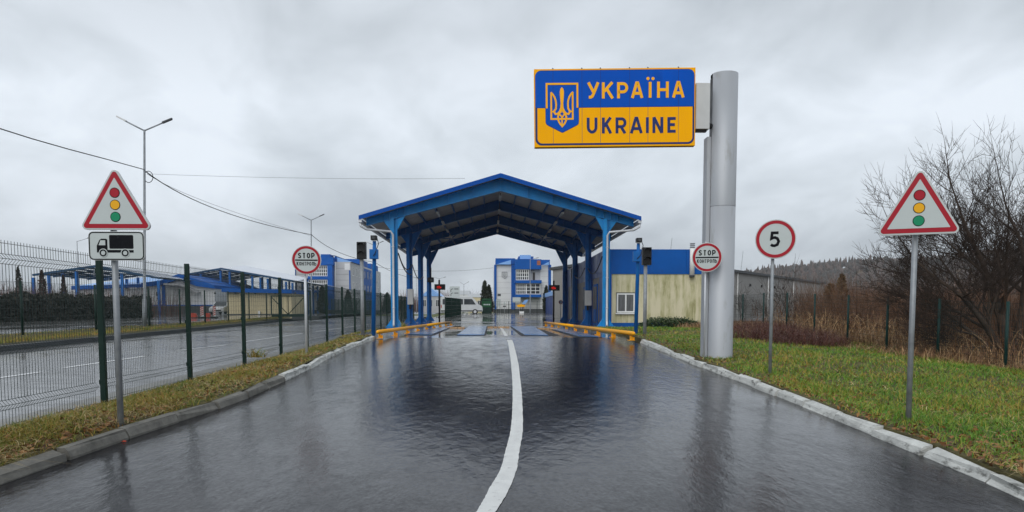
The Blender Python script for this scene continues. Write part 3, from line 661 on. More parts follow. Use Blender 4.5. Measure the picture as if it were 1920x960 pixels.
# speed sign
def round_sign(bx, by, Y, cxp, cyp, dia, rz, label, kind, rpole=.03, pm='galv', extra=.0):
    b = W(bx,by,Y); c = W(cxp,cyp,Y-.075)
    t = thing("traffic_sign", label, "traffic sign", b, rz); cz = c.z-b.z; r = dia/2; cx = (c.x-b.x-.08*math.sin(rz))/math.cos(rz)
    pole(t, rpole, cz+r*.7+extra, pm); clamp(t, cz, rpole, -.05)
    p = MB().disc(cx, cz, r, -.08, -.055).build("plate", 'signback', t)
    MB().disc(cx, cz, r*.985, -.083, -.08).build("white_face", 'signwhite', t)
    MB().ring(cx, cz, r*.79, r*.95, -.086, -.083).build("red_border", 'red', t)
    if kind == '5':
        mb = MB(); glyph(mb, '5', cx-.105, cx+.085, cz-.14, cz+.135, .048, -.086, -.083); mb.build("number", 'signblack', t)
    else:
        mb = MB(); xs = np.linspace(-.60,.60,5)*r; w = r*.25
        for i, ch in enumerate("STOP"): glyph(mb, ch, cx+xs[i]+r*.03, cx+xs[i+1]-r*.035, cz+r*.12, cz+r*.49, r*.075, -.086, -.083)
        mb.build("lettering", 'signblack', t)
        MB().box(cx-r*.76, cx+r*.76, -.086, -.083, cz-.055*r, cz+.035*r).build("black_bar", 'signblack', t)
        mb = MB(); n = 8; st = 1.36*r/n
        for i, ch in enumerate("KOHTPOLB"):
            xa = cx-.68*r+i*st; glyph(mb, ch, xa+st*.10, xa+st*.92, cz-r*.38, cz-r*.13, r*.042, -.086, -.083)
        mb.build("lettering", 'signblack', t)
    return t
round_sign(1444,683,13.3, 1453.5,448.5,.69, -R(20), "round white speed limit sign with a red ring and the number 5", '5', .03)
round_sign(575,660,17.5, 574.5,487.5,.665, R(5), "round red ringed stop sign on a pale pole in front of the green fence posts", 'stop', .031, 'lightsteel')
round_sign(1320,656,16.0, 1325.5,482.5,.625, -R(12), "round red ringed stop sign on a slim pale pole overlapping the silver pylon", 'stop', .02, 'lightsteel', .12)

# ================================================================== PYLON WITH COUNTRY BOARD
Y = 16.3; b = W(1346,656,Y); 
t = thing("sign_pylon", "tall silver sheet metal pylon standing in the grass", "pylon", b)
zt = XZ(1350,140,Y)[1]-b.z; rad = .285
mb = MB(); n = 40; prof = []
for k in range(n+1): a = R(150-k*240/n); prof.append((.02+rad*math.cos(a), -.0+rad*math.sin(a)*1.1))
zj = XZ(1350,388,Y)[1]-b.z
def shell(z0, z1, g=0.):
    mb = MB(); fr = [(.03+rad*math.cos(R(-165+k*330/n))*(1+g), rad*math.sin(R(-165+k*330/n))*(1+g)) for k in range(n+1)]
    vs = [(x,y,z0) for x,y in fr]+[(x,y,z1) for x,y in fr]; N_ = n+1
    mb.add(vs, [(i,i+1,N_+i+1,N_+i) for i in range(n)], True); mb.f.append(tuple(range(N_,2*N_))); mb.smooth.append(False); return mb
shell(-.6, zj-.006).build("shell", 'silver', t); shell(zj, zt, .006).build("shell", 'silver', t)
mb = MB(); mb.box(-.33,-.245,-.05,.22,-.6,zt-1.32); mb.build("side_panel", 'silver', t)
mb = MB(); mb.box(-.247,-.2,-.08,.1,zt-1.3,zt-.08); mb.build("inner_frame", 'black', t)
# board
tl = W(1002,131,16.1); trr = W(1305,125,16.0); bl = W(1002,277,16.1)
BW = math.dist(tl, trr); BH = (tl.z-bl.z+ (W(1305,125,16.0).z-W(1302,272,16.0).z))/2
roll = math.atan2(trr.z-tl.z, trr.x-tl.x)*.55; 
t2 = thing("country_sign", "large blue and yellow border board with golden trident emblem reading Ukraine in two scripts", "sign board", (tl+trr+bl+W(1302,272,16.0))/4)
t2.rotation_euler = (0, -roll, math.atan2(trr.y-tl.y, trr.x-tl.x))
def S(px, py):            # photograph pixel on the board -> board x,z
    u = (px-1002)/302.; y0 = 131-6*u; v = (py-y0)/146.5; return ((u-.5)*BW, (.5-v)*BH)
Z8 = lambda x, y: S(980+x/4.5714, 100+y/4.5714)     # positions read off an enlarged view
ZE = lambda x, y: S(1010+x/8., 140+y/8.)
hw, hh = BW/2, BH/2
MB().box(-hw,hw,0,.16,-hh,hh).build("panel", 'brdyellow', t2, .004)
mr_ = .028*BW*.5; rr_ = .13
MB().prism(roundrect(-hw+.02,-hh+.035,hw-.02,hh-.03,rr_), -.004, 0).build("blue_outline", 'navy', t2)
zs = Z8(112,472)[1]
# yellow lower field, blue upper field
low = [(-hw+.065,zs-.012)]+[(x,z) for x,z in roundrect(-hw+.065,-hh+.075,hw-.06,hh,rr_-.03) if z < zs-.03]+[(hw-.06,zs-.012)]
MB().prism(low, -.007, -.004).build("yellow_field", 'brdyellow', t2)
up = [(x,z) for x,z in roundrect(-hw+.028,-hh,hw-.028,hh-.038,rr_-.01) if z > zs]+[(-hw+.028,zs),(hw-.028,zs)]
MB().prism(up, -.0075, -.004).build("blue_field", 'brdblue', t2)
# emblem: shield, frame, trident
def E(pts): return [ZE(*p) for p in pts]
sh = E([(110,500),(600,490),(600,700),(596,738),(575,757),(365,868),(345,868),(140,765),(118,748),(110,720)])
MB().prism(E([(102,495),(606,488),(606,705),(602,742),(580,764),(365,878),(345,878),(135,772),(112,752),(103,720)]), -.009, -.0074).build("shield_edge", 'navy', t2)
em = MB().prism(sh, -.011, -.009).build("shield", 'brdblue', t2)
sw = lambda p: p*BW/302/8.
mb = MB(); mb.ribbon(E([(122,515),(122,150),(583,142),(583,500)]), sw(28), -.014, -.009)
mb.build("shield_frame", 'brdletter', em)
mb = MB(); w_ = sw(26)
mb.ribbon(E([(190,275),(190,675),(512,668),(512,265)]), w_, -.0140, -.011)
mb.ribbon(E([(185,275),(215,305),(240,345),(258,400),(264,455),(260,520),(238,548),(236,575),(255,600),(290,592),(318,560),(338,505),(345,430)]), w_, -.0145, -.011)
mb.ribbon(E([(517,265),(487,298),(462,340),(444,395),(440,450),(444,512),(464,545),(466,570),(450,597),(412,590),(384,556),(362,505),(357,430)]), w_, -.0149, -.011)
mb.prism(E([(350,195),(372,220),(382,260),(380,320),(374,400),(366,470),(352,505),(336,470),(328,400),(321,320),(320,260),(330,220)]), -.0154, -.011)
mb.ribbon(E([(352,520),(330,570),(300,600),(290,640),(298,700),(322,745),(353,782),(386,745),(410,700),(416,640),(402,600),(374,570),(352,520)]), w_, -.0158, -.011)
mb.ribbon(E([(300,610),(330,615),(350,650),(352,780)]), sw(20), -.0162, -.011)
mb.ribbon(E([(404,606),(376,612),(356,648)]), sw(20), -.0166, -.011)
mb.ribbon(E([(200,566),(240,560)]), sw(22), -.0169, -.011); mb.ribbon(E([(505,558),(462,556)]), sw(22), -.0169, -.011)
mb.build("trident", 'brdletter', em)
# words
wl = 5.3*BW/302
def word(spec, m, nm):
    mb = MB()
    for ch, xa, xb, ya, yb in spec:
        (x0,z1),(x1,z0) = Z8(xa,ya), Z8(xb,yb); zc = 0
        glyph(mb, ch, x0, x1, z0, z1, wl, -.012, -.0074)
    return mb, nm, m
mb, nm, m_ = word([('Y',553,660,252,389),('K',680,784,250,386),('P',810,905,248,384),('A',928,1036,245,380),('I',1080,1106,243,378),('H',1152,1252,240,376),('A',1280,1388,238,373)], 'brdletter', "lettering")
for xx in (1074,1117): q = Z8(xx,214); mb.disc(q[0], q[1], .033, -.012, -.0074, 16)
mb.build("lettering", 'brdletter', t2)
mb, nm, m_ = word([('U',550,641,553,688),('K',680,768,551,686),('R',797,890,549,684),('A',920,1030,547,682),('I',1057,1083,545,680),('N',1114,1206,544,678),('E',1242,1325,542,675)], 'navy', "lettering")
mb.build("lettering", 'navy', t2)
for px_ in (262,510,668,918,1075,1336):
    q = Z8(px_,200)[0]; mb = MB(); mb.box(q-.003,q+.003,-.0087,-.0040,-hh+.08,hh-.04); mb.build("panel_seam", 'navy', t2)
    MB().tube([(q,-.004,hh),(q,.03,hh+.02)], .012, 8).build("bolt", 'navy', t2)
# bracket between board and pylon
mb = MB(); p0 = W(1304,157,16.12); p1 = W(1327,243,16.12)
mb.box(p0.x,p1.x+.02,16.05,16.3,p1.z,p0.z); o = mb.build("bracket", 'signgrey', None, .006)
mb = MB(); mb.box(p0.x,p1.x-.03,16.1,16.2,p1.z-.05,p1.z-.003)
mb.tube([(p1.x-.02,16.2,p1.z+.1),(p1.x+.12,16.25,p1.z+.1)], .06, 8); o2 = mb.build("bracket_foot", 'black', None)
for oo in (o, o2):
    oo.parent = t; oo.matrix_parent_inverse = Matrix.Translation(-Vector(b))

# ================================================================== CANOPY
FZ = .732; FY = [40.0,47.4,54.8,62.2]; CX = .51; HC = 5.63
t = thing("gabled_canopy", "blue steel gabled canopy over the checkpoint lanes with open sides", "canopy", (CX,40,FZ))
def rz_(dx): return 8.68-.2986*abs(dx)-FZ          # roof upper surface above the floor, relative to canopy origin
EV = 7.3; y0, y1 = -.85, 23.2
RT = .30
for s in (-1,1):
    mb = MB(); pts = [(0,rz_(0)),(s*EV,rz_(EV)),(s*EV,rz_(EV)-.05),(0,rz_(0)-.05)]
    mb.prism(pts, y0, y1); mb.build("roof_slope", 'fascia', t)
    mb = MB(); mb.prism([(0,rz_(0)-.053),(s*(EV-.05),rz_(EV)-.053+.015),(s*(EV-.05),rz_(EV)-.09),(0,rz_(0)-.10)], y0+.06, y1-.06); mb.build("roof_deck", 'deck', t)
    for yy_ in (y0-.02, y1-.02):     # verge fascia
        mb = MB(); mb.prism([(0,rz_(0)+.02),(s*(EV+.03),rz_(EV)+.01),(s*(EV+.03),rz_(EV)-.20),(0,rz_(0)-.20)], yy_, yy_+.04); mb.build("fascia", 'fascia', t)
    mb = MB(); mb.box(s*EV-.06 if s<0 else s*EV-.12, s*EV+.12 if s<0 else s*EV+.06, y0+.02, y1-.02, rz_(EV)-.33, rz_(EV)-.17); mb.build("gutter", 'lightsteel', t)
    # purlins
    mb = MB()
    for k in range(1,8):
        dx = EV*k/8; z = rz_(dx)-.13; mb.box(s*dx-.03, s*dx+.03, .1, y1-.9, z-.18, z)
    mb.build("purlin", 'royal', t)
    # downpipe at the front column
    mb = MB(); pc = s*HC
    mb.tube([(s*(EV-.02),-.72,rz_(EV)-.36),(s*(EV-.05),-.72,rz_(EV)-.52),(s*(EV-.3),-.55,rz_(EV)-.66),(pc+s*.12,-.36,5.02),(pc+s*.02,-.31,4.85),(pc+s*.02,-.31,.35),(pc+s*.02-.0,-.36,.2),(pc+s*.0,-.5,.06)], .062, 10); 
    for zz in (4.2,2.6,1.0): mb.tube([(pc+s*.02,-.31,zz),(pc+s*.02,-.31,zz+.05)], .078, 10)
    mb.build("downpipe", 'lightsteel', t)
for i, fy in enumerate(FY):
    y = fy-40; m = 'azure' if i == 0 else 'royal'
    for s in (-1,1):
        # beam: web, flanges, stiffeners
        tz = lambda dx: rz_(dx)-.16; bz = lambda dx: 7.94-FZ-.261*dx; xe = 7.05
        mb = MB(); mb.prism([(0,tz(0)),(s*xe,tz(xe)),(s*xe,bz(xe)-.0),(0,bz(0))], y-.012, y+.012)
        mb.prism([(0,bz(0)),(s*xe,bz(xe)),(s*xe,bz(xe)-.025),(0,bz(0)-.025)], y-.15, y+.15)
        mb.prism([(0,tz(0)-.0),(s*xe,tz(xe)),(s*xe,tz(xe)+.02),(0,tz(0)+.02)], y-.15, y+.15)
        for dx in (.02,1.45,2.75,4.05,5.05,5.45,5.85,6.2,7.04):
            mb.box(s*dx-.018,s*dx+.018,y-.148,y+.148,bz(dx)+.004,tz(dx)-.004)
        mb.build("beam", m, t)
        c = s*HC
        mb = MB(); zc = bz(HC)
        mb.box(c-.18,c-.155,y-.16,y+.16,.03,zc); mb.box(c+.155,c+.18,y-.16,y+.16,.03,zc); mb.box(c-.155,c+.02,y-.162,y-.145,.03,zc-.002); mb.box(c-.154,c+.154,y-.012,y+.012,.03,zc-.003)
        for d in (-1,1):     # haunches and flared foot
            L_ = (.42 if d*s < 0 else .34)+(.2 if i > 0 and d*s < 0 else 0); Hh = .62+(.45 if i > 0 and d*s < 0 else 0); xx = c+d*.1805; xo = c+d*(.18+L_)
            mb.prism([(xx,zc-Hh),(xo,bz(abs(xo))-.027),(xx,zc-.03-.261*(0 if d*s<0 else .21))], y-.1, y+.1)
            mb.prism([(xx,.42),(xx+d*.26,.05),(xx,.05)], y-.1, y+.1)
        mb.box(c-.5,c+.5,y-.26,y+.26,0,.03)
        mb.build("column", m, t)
# diagonal roof braces in the last bay
mb = MB()
for s in (-1,1):
    for a_, b_ in ((.6,2.6),(2.6,4.6)):
        za, zb = rz_(a_)-.42, rz_(b_)-.42
        mb.tube([(s*a_,15,za),(s*b_,22,zb)], .035, 6); mb.tube([(s*b_,15,zb),(s*a_,22,za)], .035, 6)
mb.build("roof_bracing", 'royal', t)
for s, dx in ((0,.0),(-1,3.4),(1,3.4)):        # tubular lamps along the roof
    for k in range(4 if s == 0 else 4):
        yy_ = .9+k*(5.6 if s == 0 else 4.2); z = 7.94-FZ-.261*dx-.12
        mb = MB(); mb.box(s*dx-.07,s*dx+.07,yy_,yy_+1.6,z-.06,z+.02); r_ = mb.build("strip_lamp", 'signgrey', t)
mb = MB()
for s, dx in ((0,.0),(-1,3.4),(1,3.4)): z = 7.94-FZ-.261*dx-.06; mb.tube([(s*dx,.4,z),(s*dx,22,z)], .02, 6)
mb.build("lamp_conduit", 'black', t)
# black cables strung between the columns
def sag(a, b, d, n=14): a, b = Vector(a), Vector(b); return [a.lerp(b, k/n)-Vector((0,0,d*4*(k/n)*(1-k/n))) for k in range(n+1)]
def cable(label, segs, r, m='cablem', grp=None):
    mb = MB()
    for pts in segs: mb.tube(pts, r, 5)
    o = mb.build("cable", m); tag(o, label, "cable", grp); return o
cable("black cable drooping between the left hand canopy columns", [sag((-4.9,40,4.65),(-4.95,47.3,4.5),.55)+sag((-4.95,47.5,4.5),(-4.95,54.7,4.1),.5), sag((-4.9,40,4.62),(-5.0,47.3,3.9),.35)], .03)
cable("black cable drooping between the right hand canopy columns", [sag((5.93,40,4.5),(6.1,47.3,4.3),.6), sag((5.93,47.5,4.3),(6.1,54.7,4.2),.4)], .03)
# control cabinets on the second columns
def cabinet(x, y, z0, z1, w, label):
    t = thing("control_cabinet", label, "cabinet", (x,y,z0)); h = z1-z0
    MB().box(-w/2,w/2,-.16,.16,0,h).build("case", 'signgrey', t, .01); MB().box(-w/2+.03,w/2-.03,-.172,-.162,.03,h-.03).build("door", 'signgrey', t, .003)
    MB().box(-.09,.03,-.05,.05,-.3,-.003).build("cable_gland", 'black', t)
xx, zz = XZ(770,571,47.0); cabinet(xx, 46.98, zz, XZ(770,542,47)[1], .36, "pale grey control cabinet on the left hand blue column")
xx, zz = XZ(1106,573,46.8); cabinet(xx-.1, 46.9, zz, XZ(1106,545,47)[1], .40, "pale grey control cabinet on the right hand blue column by the building doors")

# ================================================================== BARRIERS, SCALES, POLES
def rail(a, b, label):
    A_, B_ = Vector(a), Vector(b); L_ = (B_-A_).length; d = (B_-A_).normalized()
    t = thing("guard_rail", label, "guard rail", A_); t.rotation_euler = (0,0,math.atan2(d.y,d.x)-R(90))
    mb = MB(); mb.tube([(0,-.08,.17),(0,-.05,.21),(0,0,.21),(0,L_*.5-.04,.21)], [.035,.052,.064,.064], 16); mb.build("pipe", 'railyellow', t)
    mb = MB(); mb.tube([(0,L_*.5+.04,.21),(0,L_,.21)], .064, 16); mb.build("pipe", 'railyellow', t)
    k = 0; n = 9
    for k in range(n):
        y = .25+(L_-.6)*k/(n-1); MB().box(-.1,.1,y-.07,y+.07,0,.015).box(-.03,.03,y-.05,y+.05,.015,.14).box(.03,.10,y-.012,y+.012,.015,.10).build("foot", 'railyellow', t)
p0, p1 = G(709,635,.732), G(846,606.5,.732)
rail((p0.x,p0.y,.732), (p1.x,46,.732) if False else (W(846,604,45).x,45,.732), "yellow pipe guard rail along the left edge of the scales")
p0 = G(1192,640,.732); rail((p0.x,p0.y+.4,.732), (W(1020,605,43).x+.05,43,.732), "yellow pipe guard rail along the right edge of the scales, by the building")
def plate(q, label):
    P = [G(x,y,.768) for x,y in q]; t = thing("weighbridge_plate", label, "weighbridge plate", (P[0].x,P[0].y,.732), group="weighbridge plates set in the wet concrete")
    o = t.location; poly = [(p.x-o.x,p.y-o.y) for p in P]
    MB().prismz(poly, .008, .036).build("deck", 'plate', t, .006)
    xs = [p[0] for p in poly]; ys_ = [p[1] for p in poly]
    MB().box(min(xs)-.05,max(xs)+.05,min(ys_)-.08,max(ys_)+.08,-.02,.007).build("frame", 'black', t)
    mb = MB()
    for k in range(1,6): y = min(ys_)+(max(ys_)-min(ys_))*k/6; mb.box(min(xs)+.02,max(xs)-.02,y-.012,y+.012,.0362,.0385)
    mb.build("joint_strip", 'lightsteel', t)
plate([(765,625.5),(809,626.5),(852,610.5),(824,610.5)], "blue steel weighbridge plate beside the left hand yellow rail")
plate([(857,627),(908,627),(913,611),(880,611)], "blue steel weighbridge plate just left of the white centre line")
plate([(983,627),(1028,628),(1000,611),(958,611.5)], "blue steel weighbridge plate just right of the white centre line")
plate([(1084,629),(1122,630.5),(1052,613.5),(1022,613)], "blue steel weighbridge plate beside the right hand yellow rail")
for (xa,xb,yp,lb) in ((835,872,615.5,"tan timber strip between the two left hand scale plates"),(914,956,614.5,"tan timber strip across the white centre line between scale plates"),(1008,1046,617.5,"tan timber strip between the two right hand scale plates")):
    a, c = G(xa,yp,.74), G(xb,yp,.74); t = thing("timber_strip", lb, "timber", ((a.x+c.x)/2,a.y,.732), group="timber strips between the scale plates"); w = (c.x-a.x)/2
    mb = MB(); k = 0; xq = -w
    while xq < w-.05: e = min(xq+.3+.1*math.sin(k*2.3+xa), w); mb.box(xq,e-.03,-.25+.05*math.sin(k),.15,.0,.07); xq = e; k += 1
    mb.build("timber", 'wood', t); MB().box(-w,w,.17,1.3,-.005,.012).build("pit_shade_strip", 'black', t)  # flat black strip stands in for the shade inside the recess
# two traffic lights
def traffic_light(bx, by, Y, hx, hy0, hy1, label):
    b = W(bx,by,Y); t = thing("traffic_light", label, "traffic light", b); z0 = XZ(hx,hy1,Y)[1]-b.z; z1 = XZ(hx,hy0,Y)[1]-b.z; x = XZ(hx,hy0,Y)[0]-b.x
    pole(t, .06, z0+.03, 'galv', x*.5); w = .15; h = (z1-z0)
    ho = MB().box(x-w,x+w,-.11,.10,z0,z1).build("housing", 'blackplastic', t, .012)
    for k in range(2):
        cz = z0+h*(.25+.5*k); l = MB().disc(x, cz, .105, -.118, -.11, 28).build("lamp", 'black', t)
        mb = MB(); n = 16; vs = []
        for q in range(n+1): a = R(20+140*q/n); vs += [(x+.115*math.cos(a),-.118,cz+.115*math.sin(a)),(x+.115*math.cos(a),-.25,cz+.112*math.sin(a)+.004)]
        mb.add(vs, [(2*q,2*q+1,2*q+3,2*q+2) for q in range(n)]); vz = mb.build("visor", 'blackplastic', t); sm = vz.modifiers.new("t",'SOLIDIFY'); sm.thickness = .006
traffic_light(680,628,25.0, 678,454,486, "unlit two lamp traffic light on a grey post beside the fence, left of the canopy")
traffic_light(1207,632,25.0, 1212.5,464,497, "unlit two lamp traffic light on a grey post before the cream building")
# blue camera posts
def cam_post(bx, by, Y, tx, ty, box, side, label):
    b = W(bx,by,Y); t = thing("camera_post", label, "camera post", b); (tx_, tz_) = XZ(tx,ty,Y); dx = tx_-b.x; dz = tz_-b.z
    mb = MB(); mb.tube([(0,0,-.1),(dx*.97,0,dz*.9),(dx,0,dz)], [.075,.068,.06], 12); mb.build("post", 'royal' if side > 0 else 'fascia', t)
    x0, z1 = XZ(box[0],box[1],Y); x1, z0 = XZ(box[2],box[3],Y)
    MB().box(x0-b.x,x1-b.x,-.2,.0,z0-b.z,z1-b.z).build("box", 'royal', t, .01)
    mb = MB(); mb.box(dx-.10,dx+.10,-.22,.06,dz+.02,dz+.18); c_ = mb.build("camera", 'blackplastic', t, .01)
    MB().disc(dx, dz+.1, .05, -.232, -.222, 16).build("lens", 'glass', c_)
    mb = MB(); mb.tube([(dx+side*.1,-.05,dz+.1),(dx+side*.16,-.1,dz-.1),(dx+side*.05,-.24,dz-.45),((x0+x1)/2-b.x,-.22,z0-b.z+.1)], .014, 6); mb.build("cable", 'cablem', t)
cam_post(700,624,26.5, 702,452,(694,468,710,486), 1, "slim blue post with a blue box and small black camera, left of the canopy")
cam_post(1192,626,28, 1197,456,(1186,472,1199,491), 1, "slim blue post with a box and small black camera, beside the cream building's window")
# led displays
def led(px, pyb, Y, x0, y0, x1, y1, label):
    b = W(px,pyb,Y); t = thing("led_display", label, "display", b); xa, za = XZ(x0,y1,Y); xb, zb = XZ(x1,y0,Y); xa -= b.x; xb -= b.x; za -= b.z; zb -= b.z
    pole(t, .06, zb+.3, 'black'); MB().box(xa,xb,-.2,.0,za,zb).build("case", 'blackplastic', t, .01)
    cx, cz, w, h = (xa+xb)/2-.04, (za+zb)/2, (xb-xa)*.15, (zb-za)*.17; mb = MB()
    mb.ribbon([(cx-w*1.5,cz-h*.4),(cx-w*.9,cz+h*.5),(cx-w*.4,cz+h*.1),(cx,cz+h*.8),(cx+w*.4,cz-h*.1),(cx+w*1.3,cz-h*.5)], .06, -.206, -.2)
    mb.ribbon([(cx-w*1.2,cz-h),(cx+w*1.2,cz-h)], .05, -.207, -.2); mb.build("red_symbol", 'led', t)
led(824,601,52, 815,533,835,543.5, "black display with red glowing symbols by the left hand canopy columns")
led(1038,604,52, 1029,534.5,1049,545, "black display with red glowing symbols by the right hand canopy columns")
# small black camera on the rear left column
p = W(808,525,61.8); t = thing("security_camera", "small black security camera on the rear blue column", "camera", p); MB().box(-.25,.25,-.5,.1,-.2,.2).build("housing", 'blackplastic', t, .03); MB().tube([(0,-.1,.2),(0,0,1.0)], .05, 8).build("bracket", 'black', t); MB().disc(.1,0,.1,-.515,-.502,16).build("lens", 'glass', t)
# ================================================================== BUILDINGS
class Bld:      # a building whose faces are laid out on a vertical plane; everything is real boxes
    def __init__(s, name, label, origin): s.t = thing(name, label, "building", origin); s.o = Vector(origin)
    def box(s, name, m, x0, x1, y0, y1, z0, z1, bevel=0., parent=None):
        o = s.o; return MB().box(x0-o.x,x1-o.x,y0-o.y,y1-o.y,z0-o.z,z1-o.z).build(name, m, parent or s.t, bevel)
    def window(s, x0, x1, z0, z1, y, nx=2, nz=1, fr='white', w=.06, d=.05, pane='glass', name="window"):      # facing the camera (-y)
        o = s.o; mb = MB(); X0, X1, Z0, Z1, Yq = x0-o.x, x1-o.x, z0-o.z, z1-o.z, y-o.y
        mb.box(X0,X1,Yq-d,Yq-.002,Z0,Z0+w); mb.box(X0,X1,Yq-d,Yq-.002,Z1-w,Z1)
        for k in range(nx+1): xx = X0+(X1-X0)*k/nx; a = max(X0,xx-w/2) if k else X0; b = min(X1,xx+w/2) if k < nx else X1; a = X1-w if k == nx else a; b = X0+w if k == 0 else b; mb.box(a,b,Yq-d,Yq-.003,Z0+w,Z1-w)
        for k in range(1,nz): zz = Z0+(Z1-Z0)*k/nz; mb.box(X0+w,X1-w,Yq-d+.006,Yq-.004,zz-w/2,zz+w/2)
        f = mb.build(name, fr, s.t); MB().box(X0+w*.5,X1-w*.5,Yq-.03,Yq-.001,Z0+w*.5,Z1-w*.5).build("pane", pane, f); return f
    def window_x(s, y0, y1, z0, z1, x, sgn, ny=2, fr='white', w=.08, name="window"):      # on a wall of constant x facing sgn
        o = s.o; mb = MB(); a, b = sorted((x+sgn*.002, x+sgn*.05)); a -= o.x; b -= o.x
        mb.box(a,b,y0-o.y,y1-o.y,z0-o.z,z0+w-o.z); mb.box(a,b,y0-o.y,y1-o.y,z1-w-o.z,z1-o.z)
        for k in range(ny+1): yy_ = y0+(y1-y0-w)*k/ny; mb.box(a+.001,b-.001,yy_-o.y,yy_+w-o.y,z0+w-o.z,z1-w-o.z)
        f = mb.build(name, fr, s.t); a, b = sorted((x+sgn*.001, x+sgn*.025)); MB().box(a-o.x,b-o.x,y0+.03-o.y,y1-.03-o.y,z0+.03-o.z,z1-.03-o.z).build("pane", 'glass', f)
# --- checkpoint building on the right
Y = 41.0; xl = 6.31; xr = 12.9; zt = XZ(1200,467.5,Y)[1]; zb = XZ(1200,514,Y)[1]; zf = .6
B = Bld("checkpoint_building", "single storey building of stained cream wall under a deep blue band, right of the canopy", (xl,Y,.73))
B.box("wall", 'stained', xl+.30, xr, Y, Y+.25, .95, zb); B.box("rear_wall", 'cream', xl+.30, xr, Y+24.75, Y+25, .73, zt-.1)
for k, (a, b) in enumerate(((xl+.30,xl+2.35),(xl+2.36,xl+4.4),(xl+4.41,xr))): B.box("blue_band", 'cladblue', a, b, Y-.05, Y+.2, zb+.004, zt)
B.box("corner_panel", 'cladblue', xl, xl+.295, Y-.06, Y+.3, .73, zb-.002); B.box("corner_panel", 'cladblue', xl, xl+.295, Y-.055, Y+.3, zb, zt)
B.box("plinth", 'cladblue', xl+.3, xr, Y-.03, Y+.2, .60, .945); B.box("end_wall", 'cream', xr-.25, xr-.003, Y+.26, Y+24.74, .73, zt-.05); B.box("roof", 'plinth', xl+.1, xr-.1, Y+.21, Y+24.9, zt-.35, zt-.2)
wx0, wz0 = XZ(1156,586,Y); wx1, wz1 = XZ(1190,550,Y); 
B.box("window_reveal", 'plinth', wx0-.03, wx1+.03, Y-.012, Y-.002, wz0-.03, wz1+.05)
B.window(wx0, wx1, wz0, wz1, Y-.014, 2, 1, w=.075, pane='curtain'); B.box("window_sill", 'white', wx0-.06, wx1+.06, Y-.14, Y-.015, wz0-.09, wz0-.02)
o = B.o; px_, pz_ = XZ(1296,516,Y); 
mb = MB(); mb.tube([(px_-o.x,-.16,pz_-o.z),(px_-o.x,-.16,XZ(1296,466,Y)[1]-o.z)], .135, 12); v = mb.build("vent_pipe", 'white', B.t)
mb = MB(); zq = XZ(1296,466,Y)[1]-o.z
for k in range(3): mb.tube([(px_-o.x,-.16,zq+.02+.1*k),(px_-o.x,-.16,zq+.075+.1*k)], .14, 12)
mb.build("vent_cap", 'galv', v); MB().tube([(px_-o.x,-.16,pz_-o.z-.12),(px_-o.x,-.16,pz_-o.z-.002)], .15, 12).build("vent_foot", 'plinth', v)
MB().box(11.9-o.x,11.98-o.x,-.04,-.002,1.9-o.z,1.98-o.z).build("wall_fixing", 'black', B.t)
# long side wall along the lane
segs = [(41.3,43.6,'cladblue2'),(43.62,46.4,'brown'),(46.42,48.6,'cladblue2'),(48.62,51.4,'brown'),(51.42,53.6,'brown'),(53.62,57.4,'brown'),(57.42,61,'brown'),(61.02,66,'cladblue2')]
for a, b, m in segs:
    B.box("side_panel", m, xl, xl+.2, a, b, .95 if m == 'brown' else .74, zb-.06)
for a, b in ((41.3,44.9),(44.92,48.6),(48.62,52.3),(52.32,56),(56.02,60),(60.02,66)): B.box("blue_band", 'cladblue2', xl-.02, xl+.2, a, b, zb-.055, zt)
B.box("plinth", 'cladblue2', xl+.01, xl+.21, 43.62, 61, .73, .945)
for a, b in ((44.2,45.6),(49.4,50.7),(54.5,55.8)):
    d = B.box("door_frame", 'cladblue', xl-.05, xl-.003, a-.12, b+.12, .74, 3.2); B.box("door", 'darkbrown', xl-.07, xl-.052, a, b, .9, 3.05, parent=d); B.box("door_panel", 'cladblue', xl-.085, xl-.072, a+.1, b-.1, .95, 1.7, parent=d)
for k in range(2): mb = MB(); mb.tube([(xl-.07-o.x,8.1+9*k,0),(xl-.07-o.x,8.1+9*k,zt-.1-o.z)], .06, 8); mb.build("downpipe", 'lightsteel', B.t)
# tall thin aerials on its roof
for px_, lb in ((1256,"thin leaning aerial rising above the cream building's roof"),):
    p = W(px_,468,44); t = thing("aerial", lb, "aerial", (p.x,44,zt-.3)); MB().tube([(0,0,0),(.12,0,1.2)], .018, 6).build("rod", 'greypole', t)
# low evergreen ground cover before the wall
t = thing("evergreen_shrub", "low dark evergreen shrub spreading before the cream wall", "shrub", (W(1255,622,38.5).x,38.5,.72))
nn = 4200; a = rng.uniform(-1,1,nn); bq = rng.uniform(-.5,.5,nn); hh_ = (.42*(1-a**4)+.06)*rng.uniform(.05,1,nn)*(1+.18*np.sin(a*23+bq*9)+.12*np.sin(a*41))
leafcloud(np.stack([a*1.6+rng.normal(0,.06,nn),bq,hh_],1), .07, "foliage", 'shrubgreen', t)
